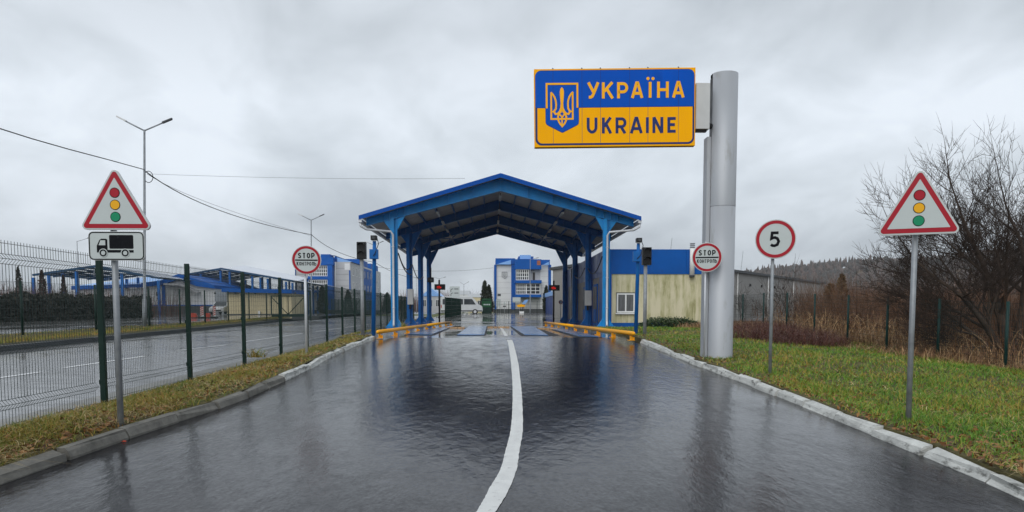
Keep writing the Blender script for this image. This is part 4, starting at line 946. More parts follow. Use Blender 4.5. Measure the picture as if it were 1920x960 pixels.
# --- grey warehouse
p0 = Vector((26.0,81,0)); p1 = Vector((52.5,117,0)); d = (p1-p0).normalized(); nrm = Vector((d.y,-d.x,0)); L_ = (p1-p0).length
t = thing("warehouse", "long grey corrugated warehouse with dark roof edge behind the speed sign", "building", (26,81,.7)); t.rotation_euler = (0,0,math.atan2(d.y,d.x))
MB().box(-14,L_,0,14,-.3,5.25).build("wall", 'corrgrey', t); 
MB().prismx([(-.35,5.12),(-.35,5.4),(7,6.1),(14.3,5.4),(14.3,5.12),(7,5.8)], -14.2, L_+.3).build("roof", 'plinth', t)
for k in (-6,2.2,14,26,38): MB().tube([(k,-.12,0),(k,-.12,5.1)], .075, 8).build("downpipe", 'white', t)
for k in (7,11.5,17,21): MB().box(k-.15,k+.15,-.14,-.003,3.75,4.05).build("wall_lamp", 'black', t)
for px_, hgt, lb in ((1388,3.2,"thin leaning aerial behind the near end of the grey warehouse"),(1487,3.4,"thin leaning aerial behind the far end of the grey warehouse")):
    Yq = 96 if px_ < 1400 else 112; p = W(px_,518,Yq); t = thing("aerial", lb, "aerial", (p.x,Yq,.9)); zz = p.z-.9; MB().tube([(0,0,0),(0,0,zz),(.3,0,zz+hgt)], [.05,.04,.03], 6).build("rod", 'greypole', t)

# --- blue and white office buildings
def pxr(B, name, m, x0, y0, x1, y1, Y, d=.0, depth=.4, bevel=0.):      # pixel rectangle on the facade plane at distance Y, standing proud by d
    a, zt_ = XZ(x0,y0,Y); b, zb_ = XZ(x1,y1,Y); return B.box(name, m, a, b, Y-d, Y-d+depth, zb_, zt_, bevel)
def pxw(B, x0, y0, x1, y1, Y, d, nx, nz, w=.09):
    a, zt_ = XZ(x0,y0,Y); b, zb_ = XZ(x1,y1,Y); return B.window(a, b, zb_, zt_, Y-d, nx, nz, 'white', w, .08)
Y = 125.
B = Bld("office_building", "white and blue office seen through the canopy, with a pale crest on its wall", (W(978,590,Y).x,Y,1.2))
a, zt = XZ(926,497,Y); b, _ = XZ(1031,497,Y); B.box("wall", 'panelwhite', a, b, Y, Y+22, 1.0, zt)
a2 = XZ(926,590,Y)[0]; B.box("plinth", 'plinth', a-.1, b+.1, Y-.08, Y+.5, 1.0, XZ(0,579,Y)[1])
for x0, x1 in ((926.5,931),(958.5,965.5),(1028,1033)): pxr(B, "blue_strip", 'cladblue', x0, 496.5, x1, 580, Y, .25)
pxr(B, "roof_band", 'cladblue', 929, 484.5, 966, 496, Y, .3, 6); pxr(B, "roof_band", 'cladblue', 1014, 487, 1031, 496.5, Y+3, .0, 8)
# sloping light roof pieces
for x0, x1, yb, yt in ((930,958,496,487.5),(1017,1029,497,491)):
    xa, za = XZ(x0,yb,Y-.4); xb, zb_ = XZ(x1,yt,Y-.4); o = B.o; MB().prism([(xa-o.x,za-o.z),(xb-o.x,za-o.z),(xb-o.x,zb_-o.z)], -.62, -.35).build("sloping_roof", 'ltblueroof', B.t)
pxr(B, "bay_top", 'cladblue', 964.5, 487, 1014, 505.5, Y, 1.3, 4); pxr(B, "roof_turret", 'cladblue', 972, 481, 1000, 487, Y, .3, 5); pxr(B, "turret_roof", 'ltblueroof', 974.5, 478.5, 995, 486, Y, .5, 3)
pxr(B, "orange_panel", 'orangepanel', 1006, 489.5, 1012.5, 498, Y, 1.33, .05)
pxr(B, "balcony_band", 'cladblue', 964.5, 526, 1014.5, 531.5, Y, 1.6, 1.5); pxr(B, "balcony_band", 'cladblue', 964.5, 552.5, 1014, 557.5, Y, 1.6, 1.5)
pxr(B, "bay_side", 'cladblue', 964.3, 505.5, 966.3, 552, Y, 1.2, 1.2); pxr(B, "recess", 'panelgrey', 991.5, 506, 1013, 526, Y, .05, .04); pxr(B, "balcony_door", 'darkbrown', 999, 511, 1003, 525.5, Y, .1, .04)
pxw(B, 966.8, 505.8, 991, 525.8, Y, 1.0, 6, 3); pxw(B, 966.8, 532, 986, 552, Y, 1.0, 5, 3); pxw(B, 986.2, 532, 1012, 552, Y, 1.0, 3, 3)
for yq in (508,518.5,529,539.5,550,560.5,571): pxr(B, "panel_joint", 'panelgrey', 931.5, yq, 958.2, yq+.45, Y, .03, .03); pxr(B, "panel_joint", 'panelgrey', 1014.5, yq, 1028, yq+.45, Y, .03, .03)
pxr(B, "plaque", 'plinth', 933, 551, 939, 555, Y, .06, .05); pxr(B, "entrance", 'panelgrey', 966, 558, 1013, 579, Y, .03, .02)
x_, z_ = XZ(946,516,Y); o = B.o; q = [(-.42,.5),(.42,.5),(.42,-.25),(0,-.55),(-.42,-.25)]
mb = MB(); mb.ribbon([(x_-o.x+u,z_-o.z+v) for u,v in q], .07, -.1, -.03, True); mb.ribbon([(x_-o.x-.2,z_-o.z+.3),(x_-o.x-.2,z_-o.z-.15),(x_-o.x+.2,z_-o.z-.15),(x_-o.x+.2,z_-o.z+.3)], .06, -.1, -.03); mb.ribbon([(x_-o.x,z_-o.z+.36),(x_-o.x,z_-o.z-.4)], .06, -.101, -.03); mb.build("crest", 'galv', B.t)
# left office
Y = 125.
xc = XZ(657,500,Y)[0]; B = Bld("office_building", "three storey white and blue office with tall gridded windows behind the left stop sign", (XZ(606,580,Y)[0],Y,1.2)); o = B.o
xa = XZ(555,500,Y)[0]; zt = XZ(640,491,Y)[1]; ye = 159.
B.box("wall", 'panelgrey', xa, xc, Y, ye, 1.0, zt); B.box("plinth", 'plinth', xa-.05, xc+.06, Y-.06, ye+.1, 1.0, 1.75)
MB().prism([(XZ(626,480,Y)[0]-o.x,zt-o.z+.003),(xc+.3-o.x,zt-o.z+.003),(xc-3-o.x,XZ(0,477,Y)[1]-o.z),(XZ(626,480,Y)[0]-o.x,XZ(0,477,Y)[1]-o.z)], .5, 10).build("roof", 'cladblue', B.t)
MB().prism([(XZ(632,480,Y)[0]-o.x,zt-o.z+.02),(xc+.3-o.x,zt-o.z+.02),(XZ(632,480,Y)[0]-o.x,XZ(0,481,Y)[1]-o.z)], .1, .45).build("sloping_roof", 'ltblueroof', B.t)
for ya, yb in ((137,146),(150,159.3)): MB().box(-1.5+xc-o.x-3,xc-o.x-.6,ya-o.y,yb-o.y,zt-o.z+.01,zt-o.z+1.3).build("roof", 'cladblue', B.t)
pxr(B, "stair_tower", 'cladblue', 600, 483, 628, 498, Y, 1.4, 3); pxr(B, "tower_roof", 'cladblue', 604, 477.5, 621, 484, Y, 1.0, 3); pxr(B, "blue_strip", 'cladblue', 617, 497, 627.5, 581, Y, 1.4, 1.5)
pxr(B, "blue_strip", 'cladblue', 553.5, 497, 556, 580, Y, .2); pxr(B, "blue_strip", 'cladblue', 580.5, 519, 583.5, 526, Y, .2)
pxr(B, "blue_band", 'cladblue', 580, 518.5, 617, 524.5, Y, 1.1, 1.2); pxr(B, "blue_band", 'cladblue', 580, 544.5, 617, 549, Y, 1.1, 1.2); pxr(B, "blue_band", 'cladblue', 583, 495, 600, 499, Y, .9, 1)
pxw(B, 581, 498.5, 616.5, 518.3, Y, .9, 9, 3); pxw(B, 581, 525, 616.5, 544.3, Y, .9, 9, 3)
pxr(B, "white_panel", 'panelwhite', 646, 494, 656, 506, Y, .04, .03); pxr(B, "blue_strip", 'cladblue', 654.5, 507, 657.6, 544, Y, .06, .1)
for yq in (503,514,525,536,547,558,569): pxr(B, "panel_joint", 'plinth', 629, yq, 654, yq+.4, Y, .02, .02); pxr(B, "panel_joint", 'plinth', 557, yq, 579, yq+.4, Y, .02, .02)
MB().tube([(XZ(629,500,Y)[0]-o.x,-.12,.5),(XZ(629,500,Y)[0]-o.x,-.12,zt-o.z)], .08, 6).build("downpipe", 'white', B.t)
for k, yw in enumerate((126.6,129.6,133,138.2,141.6,145,151,154.5)):
    for j in range(3):
        zz = 2.4+2.55*j; B.window_x(yw, yw+1.5, zz, zz+1.5, xc, 1, 2, 'white' if k not in (3,4,5) else 'cladblue')
B.box("blue_wall_panel", 'cladblue', xc+.001, xc+.0018, 137, 147, 1.8, zt-.3); MB().tube([(xc+.15-o.x,10.5,.5),(xc+.15-o.x,10.5,zt-o.z)], .09, 6).build("downpipe", 'white', B.t)
# further low buildings beyond
def simple_hall(name, label, x0, yt, x1, yb, Y, wall, roofm, depth=12, nwin=0, gable=False):
    xa, zt = XZ(x0,yt,Y); xb, zb_ = XZ(x1,yb,Y); zb_ = min(zb_, 1.2)-.2; B = Bld(name, label, ((xa+xb)/2,Y,1.1)); o = B.o; h = zt-zb_
    zw = zb_+h*(.68 if gable else .82); B.box("wall", wall, xa, xb, Y, Y+depth, zb_, zw)
    if gable: MB().prism([(xa-.2-o.x,zw-o.z),(xb+.2-o.x,zw-o.z),((xa+xb)/2-o.x,zt-o.z)], -.2, depth+.2).build("roof", roofm, B.t)
    else: B.box("roof", roofm, xa-.15, xb+.15, Y-.15, Y+depth+.15, zw+.002, zt)
    for k in range(nwin): w = (xb-xa)/nwin; B.window(xa+w*(k+.25), xa+w*(k+.75), zb_+(zw-zb_)*.4, zb_+(zw-zb_)*.8, Y-.002, 2, 1)
    return B
simple_hall("hall", "low far hall with a blue roof behind the rear left canopy column", 790, 540, 826, 585, 170, 'panelgrey', 'ltblueroof', 18, 3, True)
simple_hall("hall", "small far pale building behind the white road sign", 845, 545, 880, 585, 240, 'panelwhite', 'ltroof', 12, 4)
simple_hall("hall", "small far cream building just left of the twin conifers", 878, 551, 906, 584, 210, 'cream', 'ltroof', 14, 2)
simple_hall("hall", "blue glazed hall behind the right hand red display", 1040, 545, 1062, 588, 96, 'cladblue2', 'ltblueroof', 20, 3)
simple_hall("hall", "white and blue hall between the rear right canopy columns", 1064, 500, 1090, 590, 90, 'panelwhite', 'cladblue', 16, 2)
# --- customs halls on the left
Y = 90.
xa, zr = XZ(305,515,Y)[0], XZ(335,515,Y)[1]
B = Bld("customs_hall", "white customs hall with a curved deep blue gable behind the fence on the left", (XZ(335,580,Y)[0],Y,1.2)); o = B.o
L = lambda px, py, Yq=Y: (XZ(px,py,Yq)[0]-o.x, XZ(px,py,Yq)[1]-o.z)
MB().prism([L(272,590),L(403,590),L(403,541),L(338,524),L(272,536)], 0, 18).build("wall", 'panelwhite', B.t)
MB().prism([L(268,531),L(304,526),L(338,514),L(372,524),L(405,535),L(405,541.5),L(372,537),L(338,524),L(304,535),L(268,538)], -.5, 18.4).build("gable_roof", 'cladblue', B.t)
MB().prism([L(120,590),L(271.5,590),L(271.5,538),L(120,541)], 3, 16).build("wall", 'panelwhite', B.t)
MB().prism([L(112,535),L(271,530.5),L(271,537),L(112,542)], 2.4, 2.9).build("eaves_band", 'cladblue', B.t)
x0, z0 = L(112,534.8); x1, z1 = L(275,530.4); mb = MB(); mb.add([(x0,2.5,z0),(x1,2.5,z1),(x1-1.2,15,z1+1.75),(x0+3,15,z0+1.6),(x0,2.5,z0-.1),(x1,2.5,z1-.1),(x1-1.2,15,z1+1.6),(x0+3,15,z0+1.5)], [(0,1,2,3),(7,6,5,4),(0,4,5,1),(1,5,6,2),(2,6,7,3),(3,7,4,0)]); mb.build("roof", 'ltblueroof', B.t)
a = L(305,532); b = L(311,573); MB().box(a[0],b[0],-.25,-.003,b[1],a[1]).build("blue_pilaster", 'cladblue', B.t)
a = L(272,574); b = L(403,590); MB().box(a[0],b[0],-.12,-.004,b[1],a[1]).build("plinth", 'plinth', B.t); a = L(120,574); b = L(271,590); MB().box(a[0],b[0],2.8,2.99,b[1],a[1]).build("plinth", 'plinth', B.t)
a = L(272,571.5); b = L(403,573.5); MB().box(a[0],b[0],-.14,-.003,b[1],a[1]).build("blue_line", 'cladblue', B.t)
mb = MB(); mb.ribbon([L(313,533),L(340,534),L(352,537),L(366,545),L(376,549)], .22, -.9, -.05); mb.build("curved_porch", 'panelgrey', B.t)
a = L(314,536); b = L(348,573); MB().box(a[0],b[0],-.03,-.002,b[1],a[1]).build("porch_front", 'panelgrey', B.t); a = L(316,542); b = L(326,573); MB().box(a[0],b[0],-.06,-.031,b[1],a[1]).build("door", 'signgrey', B.t)
B.window(XZ(274,0,Y)[0], XZ(283,0,Y)[0], XZ(0,556,Y)[1], XZ(0,546,Y)[1], Y-.002, 1, 1)
# cream kiosk building
Y = 84.
B = Bld("customs_kiosk", "long low cream building with a blue fascia behind the sliding gate", (XZ(487,590,Y)[0],Y,1.15)); o = B.o
a, zt = XZ(425,540,Y); b, zb_ = XZ(548,588,Y); MB().box(a-o.x,b-o.x,0,7,-.3,XZ(0,548,Y)[1]-o.z).build("wall", 'cream', B.t)
MB().prism([(XZ(419,540,Y)[0]-o.x,XZ(0,540,Y)[1]-o.z),(XZ(550,542.5,Y)[0]-o.x,XZ(0,542.5,Y)[1]-o.z),(XZ(550,550,Y)[0]-o.x,XZ(0,550,Y)[1]-o.z),(XZ(419,547.5,Y)[0]-o.x,XZ(0,547.5,Y)[1]-o.z)], -.6, 7.4).build("fascia", 'cladblue', B.t)
MB().box(a-.03-o.x,b+.03-o.x,-.06,7.03,-.35,.12).build("plinth", 'plinth', B.t)
MB().box(XZ(471,0,Y)[0]-o.x,XZ(475,0,Y)[0]-o.x,-.3,-.07,.1,.45).build("meter_box", 'white', B.t)
for k in range(5): MB().box(2.2*k-4.8-.08,2.2*k-4.8+.08,-.25,-.01,2.3,2.5).build("wall_lamp", 'plinth', B.t)
# blue open canopies over the yard
def yard_canopy(label, Y, apex, left, right, colpx, depth, pale_roof, rows=5):
    x0, z0 = XZ(*left, Y); xm, zm = XZ(*apex, Y); x1, z1 = XZ(*right, Y)
    t = thing("yard_canopy", label, "canopy", (xm,Y,1.1)); o = Vector((xm,Y,1.1))
    for s, (xe, ze) in ((-1,(x0,z0)),(1,(x1,z1))):
        a = (xm-o.x, zm-o.z); b = (xe-o.x, ze-o.z)
        for k in range(rows):
            y = depth*k/(rows-1); mb = MB(); mb.prism([a,b,(b[0],b[1]-.14),(a[0],a[1]-.18)], y, y+.16); mb.build("rafter", 'steelblue', t)
        mb = MB()
        for k in range(1,7): q = k/7; x = a[0]+(b[0]-a[0])*q; z = a[1]+(b[1]-a[1])*q; mb.box(x-.06,x+.06,.17,depth-.02,z-.2,z-.04)
        mb.build("purlin", 'steelblue', t)
        nst = 6
        for k in range(nst):      # separate roof sheets with open gaps between
            if pale_roof and s > 0: continue
            qa, qb = (k+.08)/nst, (k+.52)/nst; mb = MB(); mb.prism([(a[0]+(b[0]-a[0])*qa,a[1]+(b[1]-a[1])*qa+.03),(a[0]+(b[0]-a[0])*qb,a[1]+(b[1]-a[1])*qb+.03),(a[0]+(b[0]-a[0])*qb,a[1]+(b[1]-a[1])*qb+.06),(a[0]+(b[0]-a[0])*qa,a[1]+(b[1]-a[1])*qa+.06)], .1, depth); mb.build("roof_sheet", 'ltroof', t)
        if pale_roof and s > 0:
            mb = MB(); mb.prism([(a[0],a[1]+.04),(b[0]+.3,b[1]+.0),(b[0]+.3,b[1]+.05),(a[0],a[1]+.1)], -.1, depth+6); mb.build("roof_sheet", 'ltroof', t)
    mb = MB(); mb.prism([(x0-o.x,z0-o.z-.14),(xm-o.x,zm-o.z-.18),(x1-o.x,z1-o.z-.14),(x1-o.x,z1-o.z+.06),(xm-o.x,zm-o.z+.06),(x0-o.x,z0-o.z+.06)], -.16, -.002); mb.build("front_beam", 'steelblue', t)
    for px_ in colpx:
        x = XZ(px_,583,Y)[0]-o.x; q = (x/(x0-o.x)) if x < 0 else x/(x1-o.x) if x1 != o.x else 0; zz = (zm-o.z)+(((z0 if x < 0 else z1)-zm))*min(q,1)-.3
        for k, y in enumerate((.0,depth-.3)): MB().box(x-.12,x+.12,y+.003,y+.25,-.3,zz).build("column", 'royal', t)
yard_canopy("open blue steel canopy frame left of the white customs hall", 80, (180,498), (62,515), (300,521), (64,93,120,145,230,298), 14, False)
yard_canopy("blue steel canopy with a pale roof behind the cream kiosk", 98, (415,503), (345,515), (551,526.5), (378,415,432,458,474,489,503,527,537,549), 18, True)
q4 = [W(419,504,98.3), W(553,527.5,98.3), W(577,521,124), W(457,497.5,119)]
t = thing("canopy_roof", "pale sloping roof sheet rising behind the blue canopy over the kiosk", "roof", (q4[0].x,98.3,1.1)); o = t.location
mb = MB(); mb.add([p-o for p in q4]+[p-o-Vector((0,0,.12)) for p in q4], [(0,1,2,3),(7,6,5,4),(0,4,5,1),(1,5,6,2),(2,6,7,3),(3,7,4,0)]); mb.build("roof_sheet", 'ltroof', t)
for p in (q4[2], q4[3]): MB().box(p.x-o.x-.15,p.x-o.x+.15,p.y-o.y-.5,p.y-o.y-.2,-.3,p.z-o.z-.13).build("column", 'royal', t)
# --- fences
def mesh_panel(name, Wd, H, step, wr, parent, m, folds, loc, rz):
    mb = MB(); n = int(Wd/step); prof = []; zs_ = [0.0]
    for f in folds: zs_ += [H*f-.05, H*f, H*f+.05]
    zs_ = sorted(set(zs_+[H])); fz = [H*f for f in folds]
    off = lambda z: -.045 if any(abs(z-q) < 1e-6 for q in fz) else 0.
    for k in range(n+1):
        x = k*step; pts = [(x,off(z),z) for z in zs_]; mb.tube(pts, wr, 3, False)
    for z in zs_[1:-1]+[H-.03, .02]:
        for dz in (0,):
            mb.tube([(0,off(z)-.004,z),(Wd,off(z)-.004,z)], wr*1.2, 3, False)
    o = mb.build(name, m, parent); o.location = loc; o.rotation_euler = (0,0,rz); return o
HF = 1.9
t = thing("mesh_fence", "dark green folded mesh fence along the near side of the highway", "fence", (fence_x(10),10,fence_bz(10)))
py_ = [9.45+3.03*k+(.10 if k == 0 else 0) for k in range(-2,19)]; ang = math.atan2(1,-.0307)
def rel(t, o): o.parent = t; o.location = Vector(o.location)-Vector(t.location)
post0 = None; pan0 = None
for k, y in enumerate(py_):
    x = fence_x(y); z = fence_bz(y)
    if post0 is None:
        mb = MB(); mb.box(-.035,.035,-.03,.03,-.2,HF+.03); mb.box(-.05,-.036,-.02,.02,.25,.31); mb.box(-.05,-.036,-.02,.02,.95,1.01); mb.box(-.05,-.036,-.02,.02,1.65,1.71); post0 = mb.build("post", 'dkgreen', None, .006)
        p = post0
        pan0 = mesh_panel("mesh_panel", 2.97, HF-.02, .055, .0029, None, 'wire', (.12,.42,.9), (0,0,0), 0); q = pan0
    else:
        p = post0.copy(); COL.objects.link(p); q = pan0.copy() if k < len(py_)-1 else None
        if q: COL.objects.link(q)
    p.location = (x,y,z); p.rotation_euler = (0,0,ang-R(90)); rel(t, p)
    if q: q.location = (x-.045,y+.03,z+.03); q.rotation_euler = (math.atan(-.0),0,ang); rel(t, q)
def simple_fence(name, label, pts, zfun, H, post_r, m_p, m_w, step, wr, nz, skip=()):
    t = thing(name, label, "fence", (pts[0][0],pts[0][1],zfun(*pts[0])))
    for i, (x, y) in enumerate(pts):
        z = zfun(x, y); mb = MB(); mb.tube([(x,y,z-.2),(x,y,z+H+.04)], post_r, 8); mb.build("post", m_p, None); o = COL.objects[-1]; rel_mesh(t, o)
        if i < len(pts)-1 and i not in skip:
            x2, y2 = pts[i+1]; z2 = zfun(x2,y2); L_ = math.hypot(x2-x,y2-y); n = max(2,int(L_/step)); mb = MB()
            for k in range(n+1): q = k/n; a = (x+(x2-x)*q, y+(y2-y)*q, z+(z2-z)*q); mb.tube([(a[0],a[1],a[2]+.03),(a[0],a[1],a[2]+H)], wr, 3, False)
            for k in range(nz+1): h = .03+(H-.03)*k/nz; mb.tube([(x,y,z+h),(x2,y2,z2+h)], wr*1.15, 3, False)
            o = mb.build("mesh_panel", m_w, None); rel_mesh(t, o)
    return t
def rel_mesh(t, o):
    o.parent = t; o.matrix_parent_inverse = Matrix.Translation(-Vector(t.location))
f2 = [(-16.6,21.5)]+[(-16.75-.02*(y-27),y) for y in (27.2,32.4,37.6,41.5,45.3,49.5,54,58.5,63)]
simple_fence("mesh_fence", "dark green mesh fence standing on the grass median across the highway", f2, lambda x,y: med_z(y)+.02, 1.9, .045, 'dkgreen', 'wire', .13, .005, 6)
simple_fence("mesh_fence", "dark green mesh fence far along the highway, past the sliding gates", [(-18.6-.01*k,88+4*k) for k in range(9)], lambda x,y: left_z(y)+.15, 1.9, .06, 'dkgreen', 'wire', .2, .012, 6)
rfp = [(11.5,y) for y in (11.2,13.8,16.35,18.9,21.4,23.8,26.3,28.8,31.3,33.9,36.5,39.2)]
simple_fence("wire_fence", "green wire fence with dark posts along the back of the lawn", rfp, lambda x,y: rfence_z(y)-.03, 1.55, .035, 'rfpost', 'wire', .075, .0032, 12)
fc = [(-6.0,70+3*k) for k in range(5)]+[(-5.0-.8*k,82.2) for k in range(0)]
simple_fence("mesh_fence", "dense dark green fence panels in the centre beside the white road sign", [(XZ(835,590,72)[0],72),(XZ(846,590,78)[0],78),(XZ(856,590,86)[0],86),(XZ(864,590,94)[0],94)], lambda x,y: road_z(y), 2.0, .06, 'dkgreen', 'dkgreen', .14, .03, 5)
simple_fence("mesh_fence", "thin dark fence in front of the office building beyond the plaza", [(XZ(px_,588,113)[0],113) for px_ in (868,886,904,928,954,980,1007,1033,1058)], lambda x,y: 1.15, 1.9, .05, 'dkgreen', 'wire', .3, .012, 4)
# sliding gates
def gate(label, x0, x1, Y, z, H=1.75, tall=True):
    t = thing("sliding_gate", label, "gate", (x0,Y,z)); w = x1-x0; mb = MB()
    for xx in (0,w): mb.box(xx-.05,xx+.05,-.04,.04,.25,H)
    mb.box(0,w,-.041,.041,H-.08,H+.002); mb.box(0,w,-.06,.06,.12,.32)
    mb.build("frame", 'dkgreen', t); n = max(2, int(w/1.3)); mb = MB()
    for k in range(n):
        a, b = w*k/n, w*(k+1)/n
        mb.tube([(a,0,.3),(b,0,H-.1)] if k % 2 else [(a,0,H-.1),(b,0,.3)], .035, 6); mb.tube([(b,.01,.3),(b,.01,H-.1)], .022, 6)
    mb.build("brace", 'dkgreen', t); mb = MB(); k = .12
    while k < w: mb.tube([(k,.05,.3),(k,.05,H-.05)], .008, 4); k += .13
    mb.build("infill_bars", 'wire', t)
    if tall:
        for dx in (w+.1,w+.45): MB().box(dx-.06,dx+.06,-.06,.06,-.2,H+.25).build("guide_post", 'dkgreen', t)
        MB().box(w+.03,w+.52,-.05,.05,H+.25,H+.33).build("guide_bar", 'dkgreen', t)
gate("longer dark green sliding gate with diagonal braces in front of the cream kiosk", XZ(496,0,58)[0], XZ(560,0,58)[0], 58, lot_z(58)+.1)
gate("shorter dark green sliding gate before the office with tall windows", XZ(640,0,80)[0], XZ(667,0,80)[0], 80, lot_z(80)+.02)
MB_ = MB().box(XZ(538,0,62)[0],XZ(590,0,62)[0],61.5,62.6,lot_z(62)-.1,lot_z(62)+.22); struct(MB_.build("traffic_island", 'plinth'), "dark kerbed island at the gate opening", "traffic island")
# --- hedge, conifers on the left
x0, x1 = XZ(-120,605,46)[0], XZ(284,592,68)[0]
t = thing("hedge", "long dark clipped hedge behind the yard on the left", "hedge", (x0,46,.8)); n = 26000
u = rng.uniform(0,1,n); yy_ = 46+22*u; hx_ = x0+(x1-x0)*u; hgt = 1.75+.18*np.sin(u*40)+.12*np.sin(u*97+1)
face = rng.uniform(0,1,n); zz = np.where(face < .62, rng.uniform(0,1,n)*hgt, hgt*rng.uniform(.88,1.04,n)); off = np.where(face < .62, rng.normal(0,.1,n), rng.uniform(0,1.5,n))
nx_, ny_ = 22, -(x1-x0); ln = math.hypot(nx_, ny_); P = np.stack([hx_-x0-off*nx_/ln, yy_-46-off*ny_/ln, zz],1); leafcloud(P, .17, "foliage", 'hedge', t)
mb = MB(); k_ = 14; vs = []; 
for i in range(k_+1): q = i/k_; X_, Y_ = (x1-x0)*q, 22*q; vs += [(X_,Y_,-.3),(X_,Y_,1.62+.1*math.sin(q*40)),(X_-1.4*nx_/ln,Y_-1.4*ny_/ln,1.6),(X_-1.4*nx_/ln,Y_-1.4*ny_/ln,-.3)]
fs = [(4*i+a,4*i+4+a,4*i+4+(a+1)%4,4*i+(a+1)%4) for i in range(k_) for a in range(3)]+[(0,1,2,3),(4*k_+3,4*k_+2,4*k_+1,4*k_)]
mb.add(vs, fs); mb.build("branches", 'hedge', t)
cs = []
for _ in range(70): q = rng.uniform(-.25,1); cs.append((x0+(x1-x0)*q-rng.uniform(3,12), 50+22*q+rng.uniform(2,10), 1.0, rng.uniform(.7,1.2)))
o = shoots("yard_scrub", cs, 90, 2.2, 3.6, 1.1, .03, 'bramble', .22, 3, .05); tag(o, "reddish brown leafless bushes rising above the dark hedge", "scrub", kind='stuff')
thuja(38,600,62,4.1,.75, "dark pointed conifer above the left end of the hedge", 'hedge', .9, name="conifer")
thuja(82,600,64,3.95,.85, "reddish brown conifer above the hedge under the blue canopy frame's left end", 'redbrown', .9)
thuja(122,600,66,3.7,.7, "slender reddish conifer above the hedge beneath the canopy frame", 'redbrown', .9)
thuja(605,583,112,3.9,1.7, "dark columnar conifer before the tall gridded windows", 'thuja', 1.1)
thuja(653,583,112,3.4,1.5, "dark columnar conifer at the corner of the left office", 'thuja', 1.1)
thuja(726,586,112,3.0,1.5, "small dark conifer behind the slim blue post", 'thuja', 1.1)
thuja(909,586,116,4.9,1.5, "taller dark conifer of a close pair beside the central office", 'thuja', 1.1, 2200)
thuja(917,586,116.5,4.3,1.4, "shorter dark conifer of a close pair beside the central office", 'thuja', 1.1, 2000)
thuja(1024,588,112,4.1,1.2, "narrow dark conifer at the right corner of the central office", 'thuja', 1.1, 2000)
thuja(1577,583,46,3.1,1.1, "rusty green conifer among the brown scrub behind the fence", 'thujabrown', .6)
thuja(1556,583,48,2.6,1.2, "shorter rusty brown conifer among the scrub, beside the warehouse end", 'thujabrown', .6)
# distant bare tree belt
cs = [(rng.uniform(-60,60)+0*k, rng.uniform(330,430), 1.0, rng.uniform(.7,1.25)) for k in range(260)]
o = shoots("far_trees", cs, 60, 5, 11, 2.5, .12, 'bramble', .25, 3, .05); tag(o, "far hazy belt of leafless trees closing the view", "trees", kind='stuff')
cs = [(rng.uniform(-150,-40), rng.uniform(180,260), 1.0, rng.uniform(.7,1.2)) for k in range(120)]
o = shoots("far_trees", cs, 60, 4, 8, 2.2, .08, 'bramble', .25, 3, .05); tag(o, "far leafless trees beyond the yard on the left", "trees", kind='stuff')

# ================================================================== VEHICLES AND SMALL THINGS
def wheel(t, x, y, r, w):
    wh = MB().disc(x, r, r, y, y+w, 20).build("wheel", 'rubber', t); MB().disc(x, r, r*.58, y-.006, y-.001, 16).build("rim", 'lightsteel', wh)
# white van, side on
Yv = 104.; pv = W(866,582,Yv); t = thing("minibus", "white high roofed minibus parked side on beyond the dark fence panels", "van", (pv.x,Yv,1.13))
body = [(-2.75,.35),(-2.85,.6),(-2.85,2.2),(-2.7,2.45),(1.2,2.5),(1.75,2.1),(2.35,1.35),(2.8,1.15),(2.9,.7),(2.85,.35)]
MB().prism(body, -.95, .95).build("body", 'vanwhite', t, .05)
for a, b in ((-2.6,-1.75),(-1.65,-.8),(-.7,.2)): MB().prism(roundrect(a,1.35,b,2.1,.08), -.97, -.952).build("window", 'glass', t)
MB().prism([(.35,1.35),(1.95,1.35),(1.45,2.1),(.35,2.1)], -.97, -.952).build("front_window", 'glass', t); MB().box(-2.8,2.8,-.965,-.952,.42,.55).build("side_trim", 'black', t)
for x in (-1.8,1.85): wheel(t, x, -.99, .36, .2); wheel(t, x, .79, .36, .2)
MB().box(2.6,2.86,-.965,-.952,.85,1.05).build("headlight", 'signgrey', t); MB().box(-2.84,-2.72,-.965,-.952,.9,1.3).build("tail_light", 'orange', t)
# white parked car, facing the camera
def car(px_, pyb, Yc, label):
    p = W(px_, pyb, Yc); t = thing("parked_car", label, "car", (p.x,Yc,lot_z(Yc)))
    MB().prismx([(-2.0,.25),(-2.08,.55),(-1.95,.8),(-1.0,.95),(-.3,1.42),(1.1,1.45),(1.9,1.0),(2.05,.6),(2.0,.25)], -.85, .85).build("body", 'vanwhite', t, .08)
    mb = MB(); mb.add([(-.72,-1.02,.98),(.72,-1.02,.98),(.6,-.34,1.4),(-.6,-.34,1.4)], [(0,1,2,3)]); w_ = mb.build("windscreen", 'glass', t); w_.location.y = -.03; w_.location.z = .02
    for s in (-1,1):
        MB().box(s*.6-.16,s*.6+.16,-2.09,-2.02,.58,.74).build("headlight", 'signgrey', t)
        for y in (-1.25,1.25): mb = MB(); mb.tube([(s*.84,y,.31),(s*.66,y,.31)], .31, 16); mb.build("wheel", 'rubber', t)
    MB().box(-.5,.5,-2.085,-2.02,.38,.5).build("grille", 'black', t)
car(418,588,88, "white car parked between the customs hall and the cream kiosk")
